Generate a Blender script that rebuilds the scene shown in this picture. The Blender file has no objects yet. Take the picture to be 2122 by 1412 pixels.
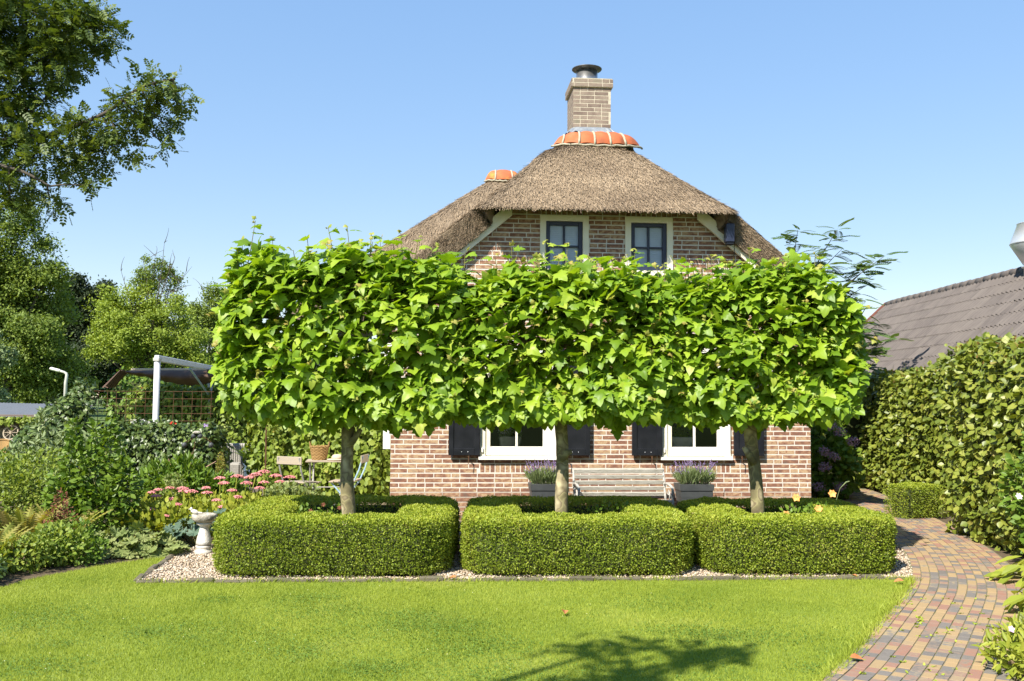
import bpy, math, random
import numpy as np
from mathutils import Matrix, Vector
R = math.radians
rng = np.random.default_rng(11); random.seed(11)
SC = bpy.context.scene
COL = SC.collection

# ------------------------------------------------------------------ camera
cam = bpy.data.cameras.new('camera'); cam.sensor_width = 36; cam.lens = 33.93
cam.clip_start = .05; cam.clip_end = 3000
camo = bpy.data.objects.new('camera', cam); COL.objects.link(camo)
camo.matrix_world = Matrix.Translation((0, 0, 1.6)) @ Matrix.Rotation(R(93.4), 4, 'X') @ Matrix.Rotation(R(.38), 4, 'Z')
SC.camera = camo
# ------------------------------------------------------------------ light
SUN_EL, SUN_AZ = R(46), R(35)          # azimuth measured from -Y towards -X
sdir = Vector((-math.sin(SUN_AZ) * math.cos(SUN_EL), -math.cos(SUN_AZ) * math.cos(SUN_EL), math.sin(SUN_EL)))
W = bpy.data.worlds.new('World'); SC.world = W; W.use_nodes = True
nt = W.node_tree
sky = nt.nodes.new('ShaderNodeTexSky'); sky.sky_type = 'NISHITA'; sky.sun_disc = False
sky.sun_elevation = SUN_EL; sky.sun_rotation = math.atan2(sdir.x, sdir.y)
sky.air_density = 1.0; sky.dust_density = 0.; sky.ozone_density = 2.0
sg_ = nt.nodes.new('ShaderNodeGamma'); sg_.inputs[1].default_value = .34; nt.links.new(sky.outputs[0], sg_.inputs[0])      # film response of the sky: flatter, bluer
sh_ = nt.nodes.new('ShaderNodeHueSaturation'); sh_.inputs['Hue'].default_value = .511; sh_.inputs['Saturation'].default_value = 2.2; sh_.inputs['Value'].default_value = 2.4
nt.links.new(sg_.outputs[0], sh_.inputs['Color']); nt.links.new(sh_.outputs[0], nt.nodes['Background'].inputs[0])
nt.nodes['Background'].inputs[1].default_value = .12
sl = bpy.data.lights.new('sun', 'SUN'); sl.energy = 5.0; sl.angle = R(.5); sl.color = (1, .94, .84)
so = bpy.data.objects.new('sun', sl); COL.objects.link(so)
so.rotation_euler = sdir.to_track_quat('Z', 'Y').to_euler(); so.location = (-10, -18, 20)
vs = SC.view_settings; vs.view_transform = 'Standard'; vs.look = 'None'; vs.exposure = 1.0; vs.gamma = 1
SC.cycles.max_bounces = 8; SC.cycles.transparent_max_bounces = 6

# ------------------------------------------------------------------ materials
def M(name, cols, scale=6., rough=.8, bump=0., bscale=None, attr=False, nm=.35, trans=0., metal=0., spec=.3, stretch=None, coat=0, tcol=None, local=False, detail=4., pos=None):
    m = bpy.data.materials.new(name); m.use_nodes = True; t = m.node_tree; N = t.nodes; L = t.links
    b = N['Principled BSDF']; b.inputs['Roughness'].default_value = rough; b.inputs['Metallic'].default_value = metal
    b.inputs['Specular IOR Level'].default_value = spec; b.inputs['Coat Weight'].default_value = coat
    if local:
        co = N.new('ShaderNodeTexCoord').outputs['Object']
    else:
        co = N.new('ShaderNodeNewGeometry').outputs['Position']
    if stretch:
        mp = N.new('ShaderNodeMapping'); mp.inputs['Scale'].default_value = stretch; L.new(co, mp.inputs[0]); co = mp.outputs[0]
    nz = N.new('ShaderNodeTexNoise'); nz.inputs['Scale'].default_value = scale; nz.inputs['Detail'].default_value = detail; L.new(co, nz.inputs[0])
    mr = N.new('ShaderNodeMapRange'); mr.inputs[1].default_value = .28; mr.inputs[2].default_value = .72; L.new(nz.outputs[0], mr.inputs[0])
    fac = mr.outputs[0]
    if attr:
        a = N.new('ShaderNodeAttribute'); a.attribute_name = 'var'
        oi = N.new('ShaderNodeObjectInfo')
        ad = N.new('ShaderNodeMath'); L.new(a.outputs['Fac'], ad.inputs[0]); L.new(oi.outputs['Random'], ad.inputs[1])
        fr = N.new('ShaderNodeMath'); fr.operation = 'FRACT'; L.new(ad.outputs[0], fr.inputs[0])
        mx = N.new('ShaderNodeMix'); mx.inputs[0].default_value = nm; L.new(fr.outputs[0], mx.inputs[2]); L.new(fac, mx.inputs[3]); fac = mx.outputs[0]
    cr = N.new('ShaderNodeValToRGB'); L.new(fac, cr.inputs[0]); e = cr.color_ramp.elements
    n = len(cols); ps = pos or [i / max(1, n - 1) for i in range(n)]
    while len(e) < n: e.new(.5)
    for i, c in enumerate(cols):
        e[i].position = ps[i]; e[i].color = (*c, 1)
    L.new(cr.outputs[0], b.inputs['Base Color'])
    if bump:
        n2 = N.new('ShaderNodeTexNoise'); n2.inputs['Scale'].default_value = bscale or scale * 6; n2.inputs['Detail'].default_value = 5; L.new(co, n2.inputs[0])
        bp = N.new('ShaderNodeBump'); bp.inputs['Strength'].default_value = bump; bp.inputs['Distance'].default_value = .01
        L.new(n2.outputs[0], bp.inputs['Height']); L.new(bp.outputs[0], b.inputs['Normal'])
    if trans:
        tr = N.new('ShaderNodeBsdfTranslucent')
        hs = N.new('ShaderNodeMix'); hs.data_type = 'RGBA'; hs.blend_type = 'MULTIPLY'; hs.inputs[0].default_value = 1
        L.new(cr.outputs[0], hs.inputs[6]); hs.inputs[7].default_value = (*(tcol or (1.6, 1.5, .5)), 1)
        L.new(hs.outputs[2], tr.inputs[0])
        ms = N.new('ShaderNodeMixShader'); ms.inputs[0].default_value = trans
        L.new(b.outputs[0], ms.inputs[1]); L.new(tr.outputs[0], ms.inputs[2]); L.new(ms.outputs[0], N['Material Output'].inputs[0])
    return m

def glassmat(name, col=(.9, .95, 1), rough=.02):
    m = bpy.data.materials.new(name); m.use_nodes = True; t = m.node_tree; N = t.nodes; L = t.links
    N.remove(N['Principled BSDF'])
    g = N.new('ShaderNodeBsdfGlossy'); g.inputs['Roughness'].default_value = rough
    tp = N.new('ShaderNodeBsdfTransparent'); tp.inputs[0].default_value = (*col, 1)
    fr = N.new('ShaderNodeFresnel'); fr.inputs[0].default_value = 1.5
    ms = N.new('ShaderNodeMixShader'); L.new(fr.outputs[0], ms.inputs[0]); L.new(tp.outputs[0], ms.inputs[1]); L.new(g.outputs[0], ms.inputs[2])
    L.new(ms.outputs[0], N['Material Output'].inputs[0]); return m

# ------------------------------------------------------------------ mesh helpers
def mesh_np(name, V, loops, counts, mat, var=None, smooth=False):
    me = bpy.data.meshes.new(name)
    V = np.ascontiguousarray(V, dtype=np.float32); loops = np.ascontiguousarray(loops, dtype=np.int32); counts = np.ascontiguousarray(counts, dtype=np.int32)
    me.vertices.add(len(V)); me.vertices.foreach_set('co', V.ravel())
    me.loops.add(len(loops)); me.loops.foreach_set('vertex_index', loops)
    me.polygons.add(len(counts)); st = np.zeros(len(counts), np.int32); st[1:] = np.cumsum(counts)[:-1]
    me.polygons.foreach_set('loop_start', st)
    me.polygons.foreach_set('use_smooth', np.full(len(counts), bool(smooth)))
    me.update(calc_edges=True)
    if var is not None:
        a = me.attributes.new('var', 'FLOAT', 'POINT'); a.data.foreach_set('value', np.ascontiguousarray(var, dtype=np.float32))
    if isinstance(mat, (list, tuple)):
        for x in mat: me.materials.append(x)
    elif mat: me.materials.append(mat)
    return me

class MB:
    def __init__(s): s.v = []; s.f = []; s.n = 0; s.a = []
    def add(s, V, F, var=None):
        V = np.asarray(V, float).reshape(-1, 3)
        s.v.append(V); s.f += [[i + s.n for i in f] for f in F]; s.n += len(V)
        s.a.append(np.full(len(V), random.random() if var is None else var)); return s
    def box(s, x0, x1, y0, y1, z0, z1, var=None):
        V = [(x, y, z) for z in (z0, z1) for y in (y0, y1) for x in (x0, x1)]
        return s.add(V, [(0, 2, 3, 1), (4, 5, 7, 6), (0, 1, 5, 4), (2, 6, 7, 3), (0, 4, 6, 2), (1, 3, 7, 5)], var)
    def cbox(s, c, d, ch=.004, M4=None, var=None):      # box with all edges chamfered
        V, F = chamf_full(d[0], d[1], d[2], ch)
        V = V + np.array([0, 0, 0])
        if M4 is not None: V = V @ np.array(M4.to_3x3()).T
        return s.add(V + np.array(c), F, var)
    def tube(s, pts, rad, n=8, cap=True, var=None):
        V, F = tube(pts, rad, n, cap); return s.add(V, F, var)
    def bar(s, a, b, w, h=None, var=None):              # square bar from a to b
        a = Vector(a); b = Vector(b); d = (b - a); l = d.length; q = d.to_track_quat('X', 'Z').to_matrix()
        V, F = chamf_full(l, w, h or w, min(w, h or w) * .12)
        V = (V + np.array([l / 2, 0, 0])) @ np.array(q).T + np.array(a)
        return s.add(V, F, var)
    def lathe(s, prof, c=(0, 0, 0), n=20, var=None, jit=0):
        V = []; F = []
        for r, z in prof:
            for k in range(n):
                a = 2 * math.pi * k / n; rr = r * (1 + jit * (random.random() - .5)); V.append((c[0] + rr * math.cos(a), c[1] + rr * math.sin(a), c[2] + z))
        for i in range(len(prof) - 1):
            for k in range(n):
                F.append((i * n + k, i * n + (k + 1) % n, (i + 1) * n + (k + 1) % n, (i + 1) * n + k))
        F.append(tuple(range(n - 1, -1, -1))); F.append(tuple((len(prof) - 1) * n + k for k in range(n)))
        return s.add(V, F, var)
    def grid(s, P, var=None, flip=False):               # P (a,b,3)
        a, b = P.shape[:2]; F = []
        for i in range(a - 1):
            for j in range(b - 1):
                q = (i * b + j, i * b + j + 1, (i + 1) * b + j + 1, (i + 1) * b + j); F.append(q[::-1] if flip else q)
        return s.add(P.reshape(-1, 3), F, var)
    def mesh(s, name, mat, smooth=False):
        V = np.concatenate(s.v); return mesh_np(name, V, [i for f in s.f for i in f], [len(f) for f in s.f], mat, np.concatenate(s.a), smooth)
    def build(s, name, mat, parent=None, smooth=False, **k):
        return link(name, s.mesh(name, mat, smooth), parent, **k)

def link(name, data, parent=None, loc=None, rot=None, mat4=None, kind=None, label=None):
    o = bpy.data.objects.new(name, data); COL.objects.link(o)
    if parent: o.parent = parent
    if mat4 is not None: o.matrix_basis = mat4
    if loc is not None: o.location = loc
    if rot is not None: o.rotation_euler = rot
    if kind: o['kind'] = kind
    if label: o['label'] = label
    return o
def tag(o, label, cat, group=None, kind=None):
    o['label'] = label; o['category'] = cat
    if group: o['group'] = group
    if kind: o['kind'] = kind
    return o
def thing(name, label, cat, loc=(0, 0, 0), rz=0, group=None):
    o = bpy.data.objects.new(name, None); COL.objects.link(o); o.location = loc; o.rotation_euler = (0, 0, rz)
    return tag(o, label, cat, group)
def struct(name, mb, mat, smooth=False, label=None, cat='ground'):
    o = mb.build(name, mat, None, smooth); return tag(o, label, cat, kind='structure')

def chamf_full(l, w, h, c):
    x, y, z = l / 2, w / 2, h / 2
    V = []; idx = {}
    for ax in range(3):
        for sx in (-1, 1):
            for sy in (-1, 1):
                for sz in (-1, 1):
                    p = [sx * (x - c), sy * (y - c), sz * (z - c)]; full = (x, y, z)
                    p[ax] = (sx, sy, sz)[ax] * full[ax]
                    idx[(ax, sx, sy, sz)] = len(V); V.append(p)
    F = []
    for s_ in (-1, 1):
        F.append([idx[(0, s_, a, b)] for a, b in ((-1, -1), (1, -1), (1, 1), (-1, 1))][::s_])
        F.append([idx[(1, a, s_, b)] for a, b in ((-1, -1), (-1, 1), (1, 1), (1, -1))][::s_])
        F.append([idx[(2, a, b, s_)] for a, b in ((-1, -1), (1, -1), (1, 1), (-1, 1))][::s_])
    for a in (-1, 1):
        for b in (-1, 1):
            F.append([idx[(0, a, b, -1)], idx[(0, a, b, 1)], idx[(1, a, b, 1)], idx[(1, a, b, -1)]][::a * b])
            F.append([idx[(0, a, -1, b)], idx[(2, a, -1, b)], idx[(2, a, 1, b)], idx[(0, a, 1, b)]][::a * b])
            F.append([idx[(1, -1, a, b)], idx[(1, 1, a, b)], idx[(2, 1, a, b)], idx[(2, -1, a, b)]][::a * b])
            for d in (-1, 1):
                F.append([idx[(0, a, b, d)], idx[(1, a, b, d)], idx[(2, a, b, d)]][::a * b * d])
    return np.array(V, float), F
def chamf_top(l, w, h, c):
    x, y = l / 2, w / 2
    V = [(-x, -y, 0), (x, -y, 0), (x, y, 0), (-x, y, 0), (-x, -y, h - c), (x, -y, h - c), (x, y, h - c), (-x, y, h - c),
         (-x + c, -y + c, h), (x - c, -y + c, h), (x - c, y - c, h), (-x + c, y - c, h)]
    F = [(0, 3, 2, 1)]
    for k in range(4):
        j = (k + 1) % 4; F += [(k, j, 4 + j, 4 + k), (4 + k, 4 + j, 8 + j, 8 + k)]
    F.append((8, 9, 10, 11)); return np.array(V, float), F
def tube(pts, rad, n=8, cap=True):
    pts = np.asarray(pts, float); m = len(pts)
    if np.isscalar(rad): rad = [rad] * m
    T = np.gradient(pts, axis=0); T /= np.linalg.norm(T, axis=1)[:, None] + 1e-9
    up = np.array([0, 0, 1.]) if abs(T[0][2]) < .9 else np.array([1., 0, 0])
    V = []
    A = np.cross(T[0], up); A /= np.linalg.norm(A)
    for i in range(m):
        A = A - T[i] * np.dot(A, T[i]); A /= np.linalg.norm(A) + 1e-9; B = np.cross(T[i], A)
        for k in range(n):
            a = 2 * math.pi * k / n; V.append(pts[i] + rad[i] * (A * math.cos(a) + B * math.sin(a)))
    F = [(i * n + k, i * n + (k + 1) % n, (i + 1) * n + (k + 1) % n, (i + 1) * n + k) for i in range(m - 1) for k in range(n)]
    if cap: F += [tuple(range(n - 1, -1, -1)), tuple((m - 1) * n + k for k in range(n))]
    return np.array(V), F

def unit(a): return a / (np.linalg.norm(a, axis=-1, keepdims=True) + 1e-9)
def axes(d, n):
    x = unit(d); z = unit(n - (n * x).sum(-1, keepdims=True) * x); y = np.cross(z, x); return x, y, z
def scatter_arrays(T, pos, d, n, s):
    tv, tf = T; tv = np.asarray(tv, float); N = len(pos); k = len(tv)
    x, y, z = axes(d, n); s = np.asarray(s).reshape(-1, 1, 1) * np.ones((N, 1, 1))
    V = pos[:, None, :] + s * (tv[None, :, 0:1] * x[:, None] + tv[None, :, 1:2] * y[:, None] + tv[None, :, 2:3] * z[:, None])
    lp = np.array([i for f in tf for i in f]); ct = np.array([len(f) for f in tf])
    L = (lp[None] + (np.arange(N) * k)[:, None]).ravel(); C = np.tile(ct, N)
    var = np.repeat(rng.random(N), k)
    return V.reshape(-1, 3), L, C, var
def scatter(name, T, pos, d, n, s, mat, parent=None, kind='stuff', smooth=True, label=None):
    V, L, C, var = scatter_arrays(T, pos, d, n, s)
    return link(name, mesh_np(name, V, L, C, mat, var, smooth), parent, kind=kind, label=label)
def mat4(p, x, y, z, s):
    return Matrix(((x[0] * s, y[0] * s, z[0] * s, p[0]), (x[1] * s, y[1] * s, z[1] * s, p[1]), (x[2] * s, y[2] * s, z[2] * s, p[2]), (0, 0, 0, 1)))

# leaf templates: base at 0, tip at x=1, normal +z
T_RHOMB = ([(0, 0, 0), (.5, .3, .07), (1, 0, 0), (.5, -.3, .07)], [(0, 2, 1), (0, 3, 2)])
T_BLADE = ([(0, -.03, 0), (0, .03, 0), (.6, .02, .0), (1, 0, .12)], [(0, 2, 1), (0, 3, 2)])
def ovate(w=.33, pt=.8):
    h = [(.18, .62), (.45, 1.), (pt, .55)]
    V = [(0, 0, 0), (.5, 0, -.05), (1, 0, -.12)] + [(x, y * w, .05 * y - .1 * x * x) for x, y in h] + [(x, -y * w, .05 * y - .1 * x * x) for x, y in h]
    return V, [(0, 1, 4, 3), (1, 2, 5, 4), (0, 6, 7, 1), (1, 7, 8, 2)]
T_OVATE = ovate(); T_BROAD = ovate(.42, .78); T_LANCE = ovate(.16, .75); T_HOSTA = ovate(.24, .8)
def planeleaf(bend=.25, fold=.12, tw=0.):
    h = [(0, .03), (-.10, .2), (-.07, .40), (.08, .32), (.14, .42), (.26, .50), (.40, .65), (.43, .46), (.48, .27), (.62, .36), (.69, .21), (.86, .15)]
    pts = h + [(1., 0)] + [(x, -y) for x, y in reversed(h)]
    V = [(.35, 0, 0)] + [(x, y, fold * abs(y) - bend * (x - .35) ** 2 - .28 * y * y * (1 + tw * np.sign(y)) + .03 * math.sin(9 * x + 5 * y)) for x, y in pts]
    n = len(pts); c = np.array([.35, 0]); mid = []
    for x, y in pts:
        q = c + (np.array([x, y]) - c) * .55; mid.append((q[0], q[1], .02 + fold * .8 * abs(q[1]) - bend * .6 * (q[0] - .35) ** 2 - .2 * q[1] ** 2))
    V = V + mid
    return V, [(0, n + 1 + (i + 1) % n, n + 1 + i) for i in range(n)] + [(n + 1 + i, n + 1 + (i + 1) % n, (i + 1) % n + 1, i + 1) for i in range(n)]
T_PLANE = [planeleaf(.35, .12, 0), planeleaf(.7, .02, .6), planeleaf(.15, .4, -.6), planeleaf(.95, .25, .4)]
def lobed(n=9, r=.5, depth=.12):                       # round scalloped leaf, stalk at its notch
    V = [(.45, 0, -.06)]; m = n * 4
    for i in range(m + 1):
        a = math.pi - .35 - (2 * math.pi - .7) * i / m
        rr = r * (1 + depth * math.cos(n * (a) * 1.0)); V.append((.45 + rr * math.cos(a), rr * math.sin(a), .06 * math.cos(n * a) - .05 + .1 * (rr / r - .7)))
    V.append((.3, 0, -.06))
    k = len(V)
    return V, [(0, i + 1, i) for i in range(1, k - 1)] + [(0, 1, k - 1)]
T_LOBED = lobed()
def ivy():
    pts = [(0, 0), (-.12, .3), (.2, .28), (.3, .5), (.5, .25), (1, 0), (.5, -.25), (.3, -.5), (.2, -.28), (-.12, -.3)]
    return [(.3, 0, .03)] + [(x, y, -.15 * y * y - .1 * x) for x, y in pts], [(0, (i + 1) % 10 + 1, i + 1) for i in range(10)]
T_IVY = ivy()
def pinnate(pairs=6, ll=.28, w=.3, droop=.25):
    V = []; F = []
    def lf(bx, by, bz, ang, l):
        k = len(V); c, s_ = math.cos(ang), math.sin(ang)
        for x, y, z in T_RHOMB[0]: V.append((bx + l * (x * c - y * w / .3 * s_), by + l * (x * s_ + y * w / .3 * c), bz + l * z - .12 * l * x))
        F.extend([tuple(i + k for i in f) for f in T_RHOMB[1]])
    for i in range(pairs):
        x = .2 + .7 * i / (pairs - 1); z = -droop * x * x
        lf(x, 0, z, R(62 - 10 * i / pairs), ll * (1 - .25 * abs(i / (pairs - 1) - .4))); lf(x, 0, z, -R(62 - 10 * i / pairs), ll * (1 - .25 * abs(i / (pairs - 1) - .4)))
    lf(.92, 0, -droop * .85, 0, ll)
    k = len(V); V.extend([(0, -.006, 0), (0, .006, 0), (.95, .004, -droop * .9), (.95, -.004, -droop * .9), (.5, .006, -droop * .25), (.5, -.006, -droop * .25)])
    F.extend([(k, k + 5, k + 4, k + 1), (k + 5, k + 3, k + 2, k + 4)])
    return V, F
T_PINN = pinnate(4, .38, .32, .15); T_ROB = pinnate(8, .25, .36, .3)
def frond(n=16):
    V = []; F = []
    for i in range(n):
        x = .08 + .9 * i / n; w = .26 * math.sin(math.pi * min(1, .25 + .75 * i / n)) ** .7 * (1 - .75 * (i / n) ** 3); z = .25 * x - .5 * x * x
        for sg in (-1, 1):
            k = len(V); V.extend([(x, 0, z), (x + .055, 0, z + .0), (x + .09, sg * w, z - .05)]); F.append((k, k + 1, k + 2) if sg > 0 else (k, k + 2, k + 1))
    k = len(V); V.extend([(0, -.012, 0), (0, .012, 0), (.5, .008, .0), (.5, -.008, .0), (1, 0, -.25)]); F.extend([(k, k + 3, k + 2, k + 1), (k + 3, k + 4, k + 2)])
    return V, F
T_FROND = frond()

OCT = ([(1, 0, 0), (.3, .7, .15), (-.8, .4, -.1), (-.7, -.5, .1), (.4, -.75, 0), (0, 0, .55), (.1, 0, -.5)], [(0, 1, 5), (1, 2, 5), (2, 3, 5), (3, 4, 5), (4, 0, 5), (1, 0, 6), (2, 1, 6), (3, 2, 6), (4, 3, 6), (0, 4, 6)])
def rdir(n, flat=1.):
    v = rng.normal(size=(n, 3)); v[:, 2] *= flat; return unit(v)
def wob(p, f=1., ph=0.):                               # smooth pseudo noise in [-1,1]
    p = np.asarray(p); x, y, z = p[..., 0] * f + ph, p[..., 1] * f + 1.7 * ph, p[..., 2] * f - ph
    return (np.sin(2.1 * x + 1.3 * y + .7 * z) + np.sin(3.7 * y - 2.3 * z + 1.1 * x + 2) + np.sin(4.9 * z + 2.9 * x - 1.9 * y + 4) + .6 * np.sin(7.3 * x + 6.1 * z - 5.7 * y)) / 3.6

# hedges: a rounded cross-section swept along a path
def path_eval(P, s, closed):
    P = np.asarray(P, float); Q = np.vstack([P, P[:1]]) if closed else P
    seg = np.linalg.norm(np.diff(Q, axis=0), axis=1); cum = np.concatenate([[0], np.cumsum(seg)]); t = s * cum[-1]
    i = np.clip(np.searchsorted(cum, t, side='right') - 1, 0, len(seg) - 1); f = ((t - cum[i]) / seg[i])[:, None]
    p = Q[i] * (1 - f) + Q[i + 1] * f; D = unit(np.diff(Q, axis=0))
    A = np.vstack([D[:1], D]); B = np.vstack([D, D[-1:]])
    if closed: A[0] = D[-1]; B[-1] = D[0]
    VD = unit(A + B); d = unit(VD[i] * (1 - f) + VD[i + 1] * f)
    return p, np.stack([d[:, 1], -d[:, 0]], 1), cum[-1]     # point, right-hand normal
def hedge_pts(P, ht, h, n, closed=False, z0=.03, amp=.03, wf=2.5, e=.38, bias=None, hfun=None):
    s = rng.random(n); a = rng.random(n) * 2 * math.pi
    if bias is not None: a = bias(n, e)
    if closed:                                          # corners need more samples on the outside of the bend
        Q = np.vstack([P, P[:1]]); sg = np.diff(Q, axis=0); ln = np.linalg.norm(sg, axis=1); an = np.arctan2(sg[:, 1], sg[:, 0]); tn = np.abs((np.roll(an, -1) - an + math.pi) % (2 * math.pi) - math.pi)
        w = ln + ht * (tn + np.roll(tn, 1)) / 2; i = rng.choice(len(ln), n, p=w / w.sum()); cu = np.concatenate([[0], np.cumsum(ln)]); s = np.minimum((cu[i] + rng.random(n) * ln[i]) / cu[-1], .999999)
    p, nr, Ln = path_eval(P, s, closed)
    ca, sa = np.cos(a), np.sin(a); off = ht * np.sign(ca) * np.abs(ca) ** e; zz = np.sign(sa) * np.abs(sa) ** e
    hh = h * np.ones(n) if hfun is None else hfun(p)
    z = z0 + (hh - z0) * (.5 + .5 * zz)
    pos = np.concatenate([p + nr * off[:, None], z[:, None]], 1)
    nn = unit(np.concatenate([nr * (np.sign(ca) * np.abs(ca) ** (2 - e))[:, None], (np.sign(sa) * np.abs(sa) ** (2 - e))[:, None]], 1))
    if not closed:
        k = rng.random(n) < min(.3, 2 * ht / (Ln + 2 * ht)); m = k.sum(); en = np.where(rng.random(m) < .5, 0., .99999); pe, ne, _ = path_eval(P, en, closed)
        te = np.stack([-ne[:, 1], ne[:, 0]], 1) * np.where(en < .5, -1, 1)[:, None]; he = h * np.ones(m) if hfun is None else hfun(pe)
        pos[k] = np.concatenate([pe + ne * (ht * rng.uniform(-1, 1, m))[:, None], (z0 + (he - z0) * rng.random(m))[:, None]], 1) + np.concatenate([te * .06, np.zeros((m, 1))], 1)
        nn[k] = np.concatenate([te, .1 * np.ones((m, 1))], 1)
    pos = pos + nn * (amp * wob(pos, wf) + amp * .5 * wob(pos, wf * 3.1, 3))[:, None]
    return pos, nn
def hedge_bias(wl=1., wt=1., wr=1.):                    # how the samples share left side / top / right side
    def fn(n, e):
        r = rng.random(n) * (wl + wt + wr); a = np.empty(n)
        k1 = r < wl; k2 = (r >= wl) & (r < wl + wt); k3 = ~(k1 | k2)
        def vert(m):                                    # even spread over height of a superellipse side
            zz = rng.uniform(-1, 1, m); return np.arcsin(np.sign(zz) * np.abs(zz) ** (1 / e))
        def top(m):
            cc = rng.uniform(-1, 1, m); return np.arccos(np.sign(cc) * np.abs(cc) ** (1 / e))
        a[k1] = math.pi - vert(k1.sum()); a[k3] = vert(k3.sum()); a[k2] = top(k2.sum()); return a
    return fn
def hedge_core(mb, P, ht, h, closed=False, z0=.0, e=.45, hfun=None, n=None):
    P = np.asarray(P, float); n = n or 60
    s = np.linspace(0, 1, n, endpoint=not closed); p, nr, _ = path_eval(P, np.minimum(s, .9999), closed)
    a = np.linspace(-.5 * math.pi, 1.5 * math.pi, 17)
    ca, sa = np.cos(a), np.sin(a); off = ht * np.sign(ca) * np.abs(ca) ** e; zz = .5 + .5 * np.sign(sa) * np.abs(sa) ** e
    hh = h * np.ones(n) if hfun is None else hfun(p) - .08
    G = np.zeros((n, 17, 3)); G[:, :, :2] = p[:, None] + nr[:, None] * off[None, :, None]; G[:, :, 2] = z0 + (hh[:, None] - z0) * zz[None]
    G[:, :, :2] += (.02 * wob(G, 5))[..., None]
    if closed: G = np.concatenate([G, G[:1]])
    mb.grid(G)
    if not closed:
        for g in (G[0], G[-1]): mb.add(g, [list(range(16))])
    return mb
def blob_pts(blobs, n, shell=.45, flat=1.):
    """points spread over ellipsoid clumps: (cx,cy,cz,rx,ry,rz)"""
    B = np.array(blobs, float); w = (B[:, 3] * B[:, 4] * B[:, 5]) ** .66; i = rng.choice(len(B), n, p=w / w.sum())
    u = rdir(n); r = shell + (1 - shell) * rng.random(n) ** .7
    return B[i, :3] + u * B[i, 3:6] * r[:, None], unit(u / B[i, 3:6])

# ------------------------------------------------------------------ palette
m_soil = M('soil', [(.05, .035, .022), (.11, .08, .05), (.07, .07, .03)], 5, .95, .6, 60)
m_field = M('far_field', [(.06, .10, .02), (.10, .15, .03), (.08, .09, .03)], .4, .95)
m_turf = M('turf', [(.10, .16, .018), (.17, .23, .03), (.22, .26, .05)], 1.3, .95, .5, 120)
m_grass = M('grass_blades', [(.18, .25, .022), (.27, .335, .034), (.36, .41, .055), (.44, .43, .12)], .8, .6, attr=True, nm=.6, trans=.3, tcol=(1.2, 1.2, .5), pos=[0, .4, .75, 1])
m_gravelbase = M('gravel_base', [(.14, .10, .065), (.28, .22, .15)], 45, .95, .8, 80)
m_pebble = M('pebbles', [(.22, .14, .08), (.46, .35, .23), (.58, .48, .36), (.34, .28, .22), (.74, .66, .54)], 60, .8, attr=True, nm=.1)
m_sand = M('joint_sand', [(.13, .115, .075), (.20, .175, .11), (.14, .16, .05)], 9, .95, .5, 90)
m_paver = M('clay_pavers', [(.31, .225, .125), (.36, .25, .13), (.30, .225, .14), (.27, .175, .13), (.29, .155, .11), (.24, .185, .14), (.155, .138, .122), (.19, .17, .148), (.36, .27, .145)], 30, .9, .25, 160, attr=True, nm=.12, spec=.12, pos=[0, .28, .42, .48, .58, .64, .70, .90, .97])
m_kerb = M('kerb_stone', [(.07, .06, .042), (.135, .115, .08), (.09, .095, .045)], 14, .92, .6, 80, attr=True, nm=.5)
m_brick = M('bricks', [(.15, .10, .075), (.21, .098, .064), (.30, .165, .10), (.45, .31, .18), (.24, .17, .125)], 16, .9, .35, 120, attr=True, nm=.62, stretch=(1, 1, 1.6), pos=[0, .3, .52, .72, 1])
m_brickdark = M('aged_bricks', [(.15, .11, .09), (.20, .15, .12), (.27, .21, .165), (.20, .18, .13)], 10, .92, .35, 90, attr=True, nm=.5)
m_chimortar = M('chimney_mortar', [(.42, .37, .28), (.55, .49, .38)], 20, .95, .3, 100)
m_mortar = M('mortar', [(.58, .54, .465), (.67, .62, .545)], 20, .95, .3, 100)
m_mortargrey = M('old_mortar', [(.36, .31, .25), (.46, .40, .33)], 20, .95, .3, 100)
m_thatch = M('thatch', [(.10, .07, .045), (.20, .15, .10), (.27, .21, .14)], 9, .95, 1., 140)
m_reed = M('reeds', [(.13, .094, .06), (.225, .165, .106), (.33, .248, .16), (.46, .355, .235)], .9, .8, attr=True, nm=.5)
m_moss = M('moss', [(.07, .10, .03), (.13, .16, .05)], 20, .95, attr=True)
m_rtile = M('orange_ridge_tile', [(.24, .075, .035), (.40, .105, .04), (.46, .13, .05), (.34, .18, .11)], 7, .8, .3, 60, attr=True, nm=.6)
m_rtile2 = M('lichened_ridge_tile', [(.30, .09, .04), (.46, .13, .05), (.46, .27, .05)], 7, .8, .3, 60, attr=True, nm=.7)
m_cement = M('cement_joint', [(.30, .27, .19), (.46, .42, .32)], 25, .95, .6, 90)
m_lead = M('lead', [(.22, .25, .28), (.40, .43, .45)], 9, .5, .2, 30, metal=.6)
m_steel = M('weathered_steel', [(.30, .31, .32), (.55, .55, .54)], 6, .3, .1, 20, metal=.9)
m_steeldark = M('sooty_steel', [(.06, .06, .06), (.14, .13, .12)], 12, .5, metal=.6)
m_cream = M('cream_paint', [(.78, .72, .54), (.85, .80, .64)], 5, .45, .08, 30)
m_white = M('white_paint', [(.80, .76, .66), (.86, .83, .74)], 5, .4, .06, 30)
m_blue = M('dark_blue_paint', [(.022, .028, .052), (.034, .042, .075)], 8, .35)
m_black = M('black_paint', [(.008, .009, .012), (.018, .019, .024)], 7, .32, .1, 30)
m_rust = M('rusty_iron', [(.075, .035, .018), (.14, .07, .035)], 30, .9)
m_glass = glassmat('glass')
m_blind = M('white_blind', [(.70, .72, .75), (.80, .82, .84)], 5, .7)
m_room = M('dark_room', [(.03, .028, .026), (.05, .045, .04)], 3, .9)
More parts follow.
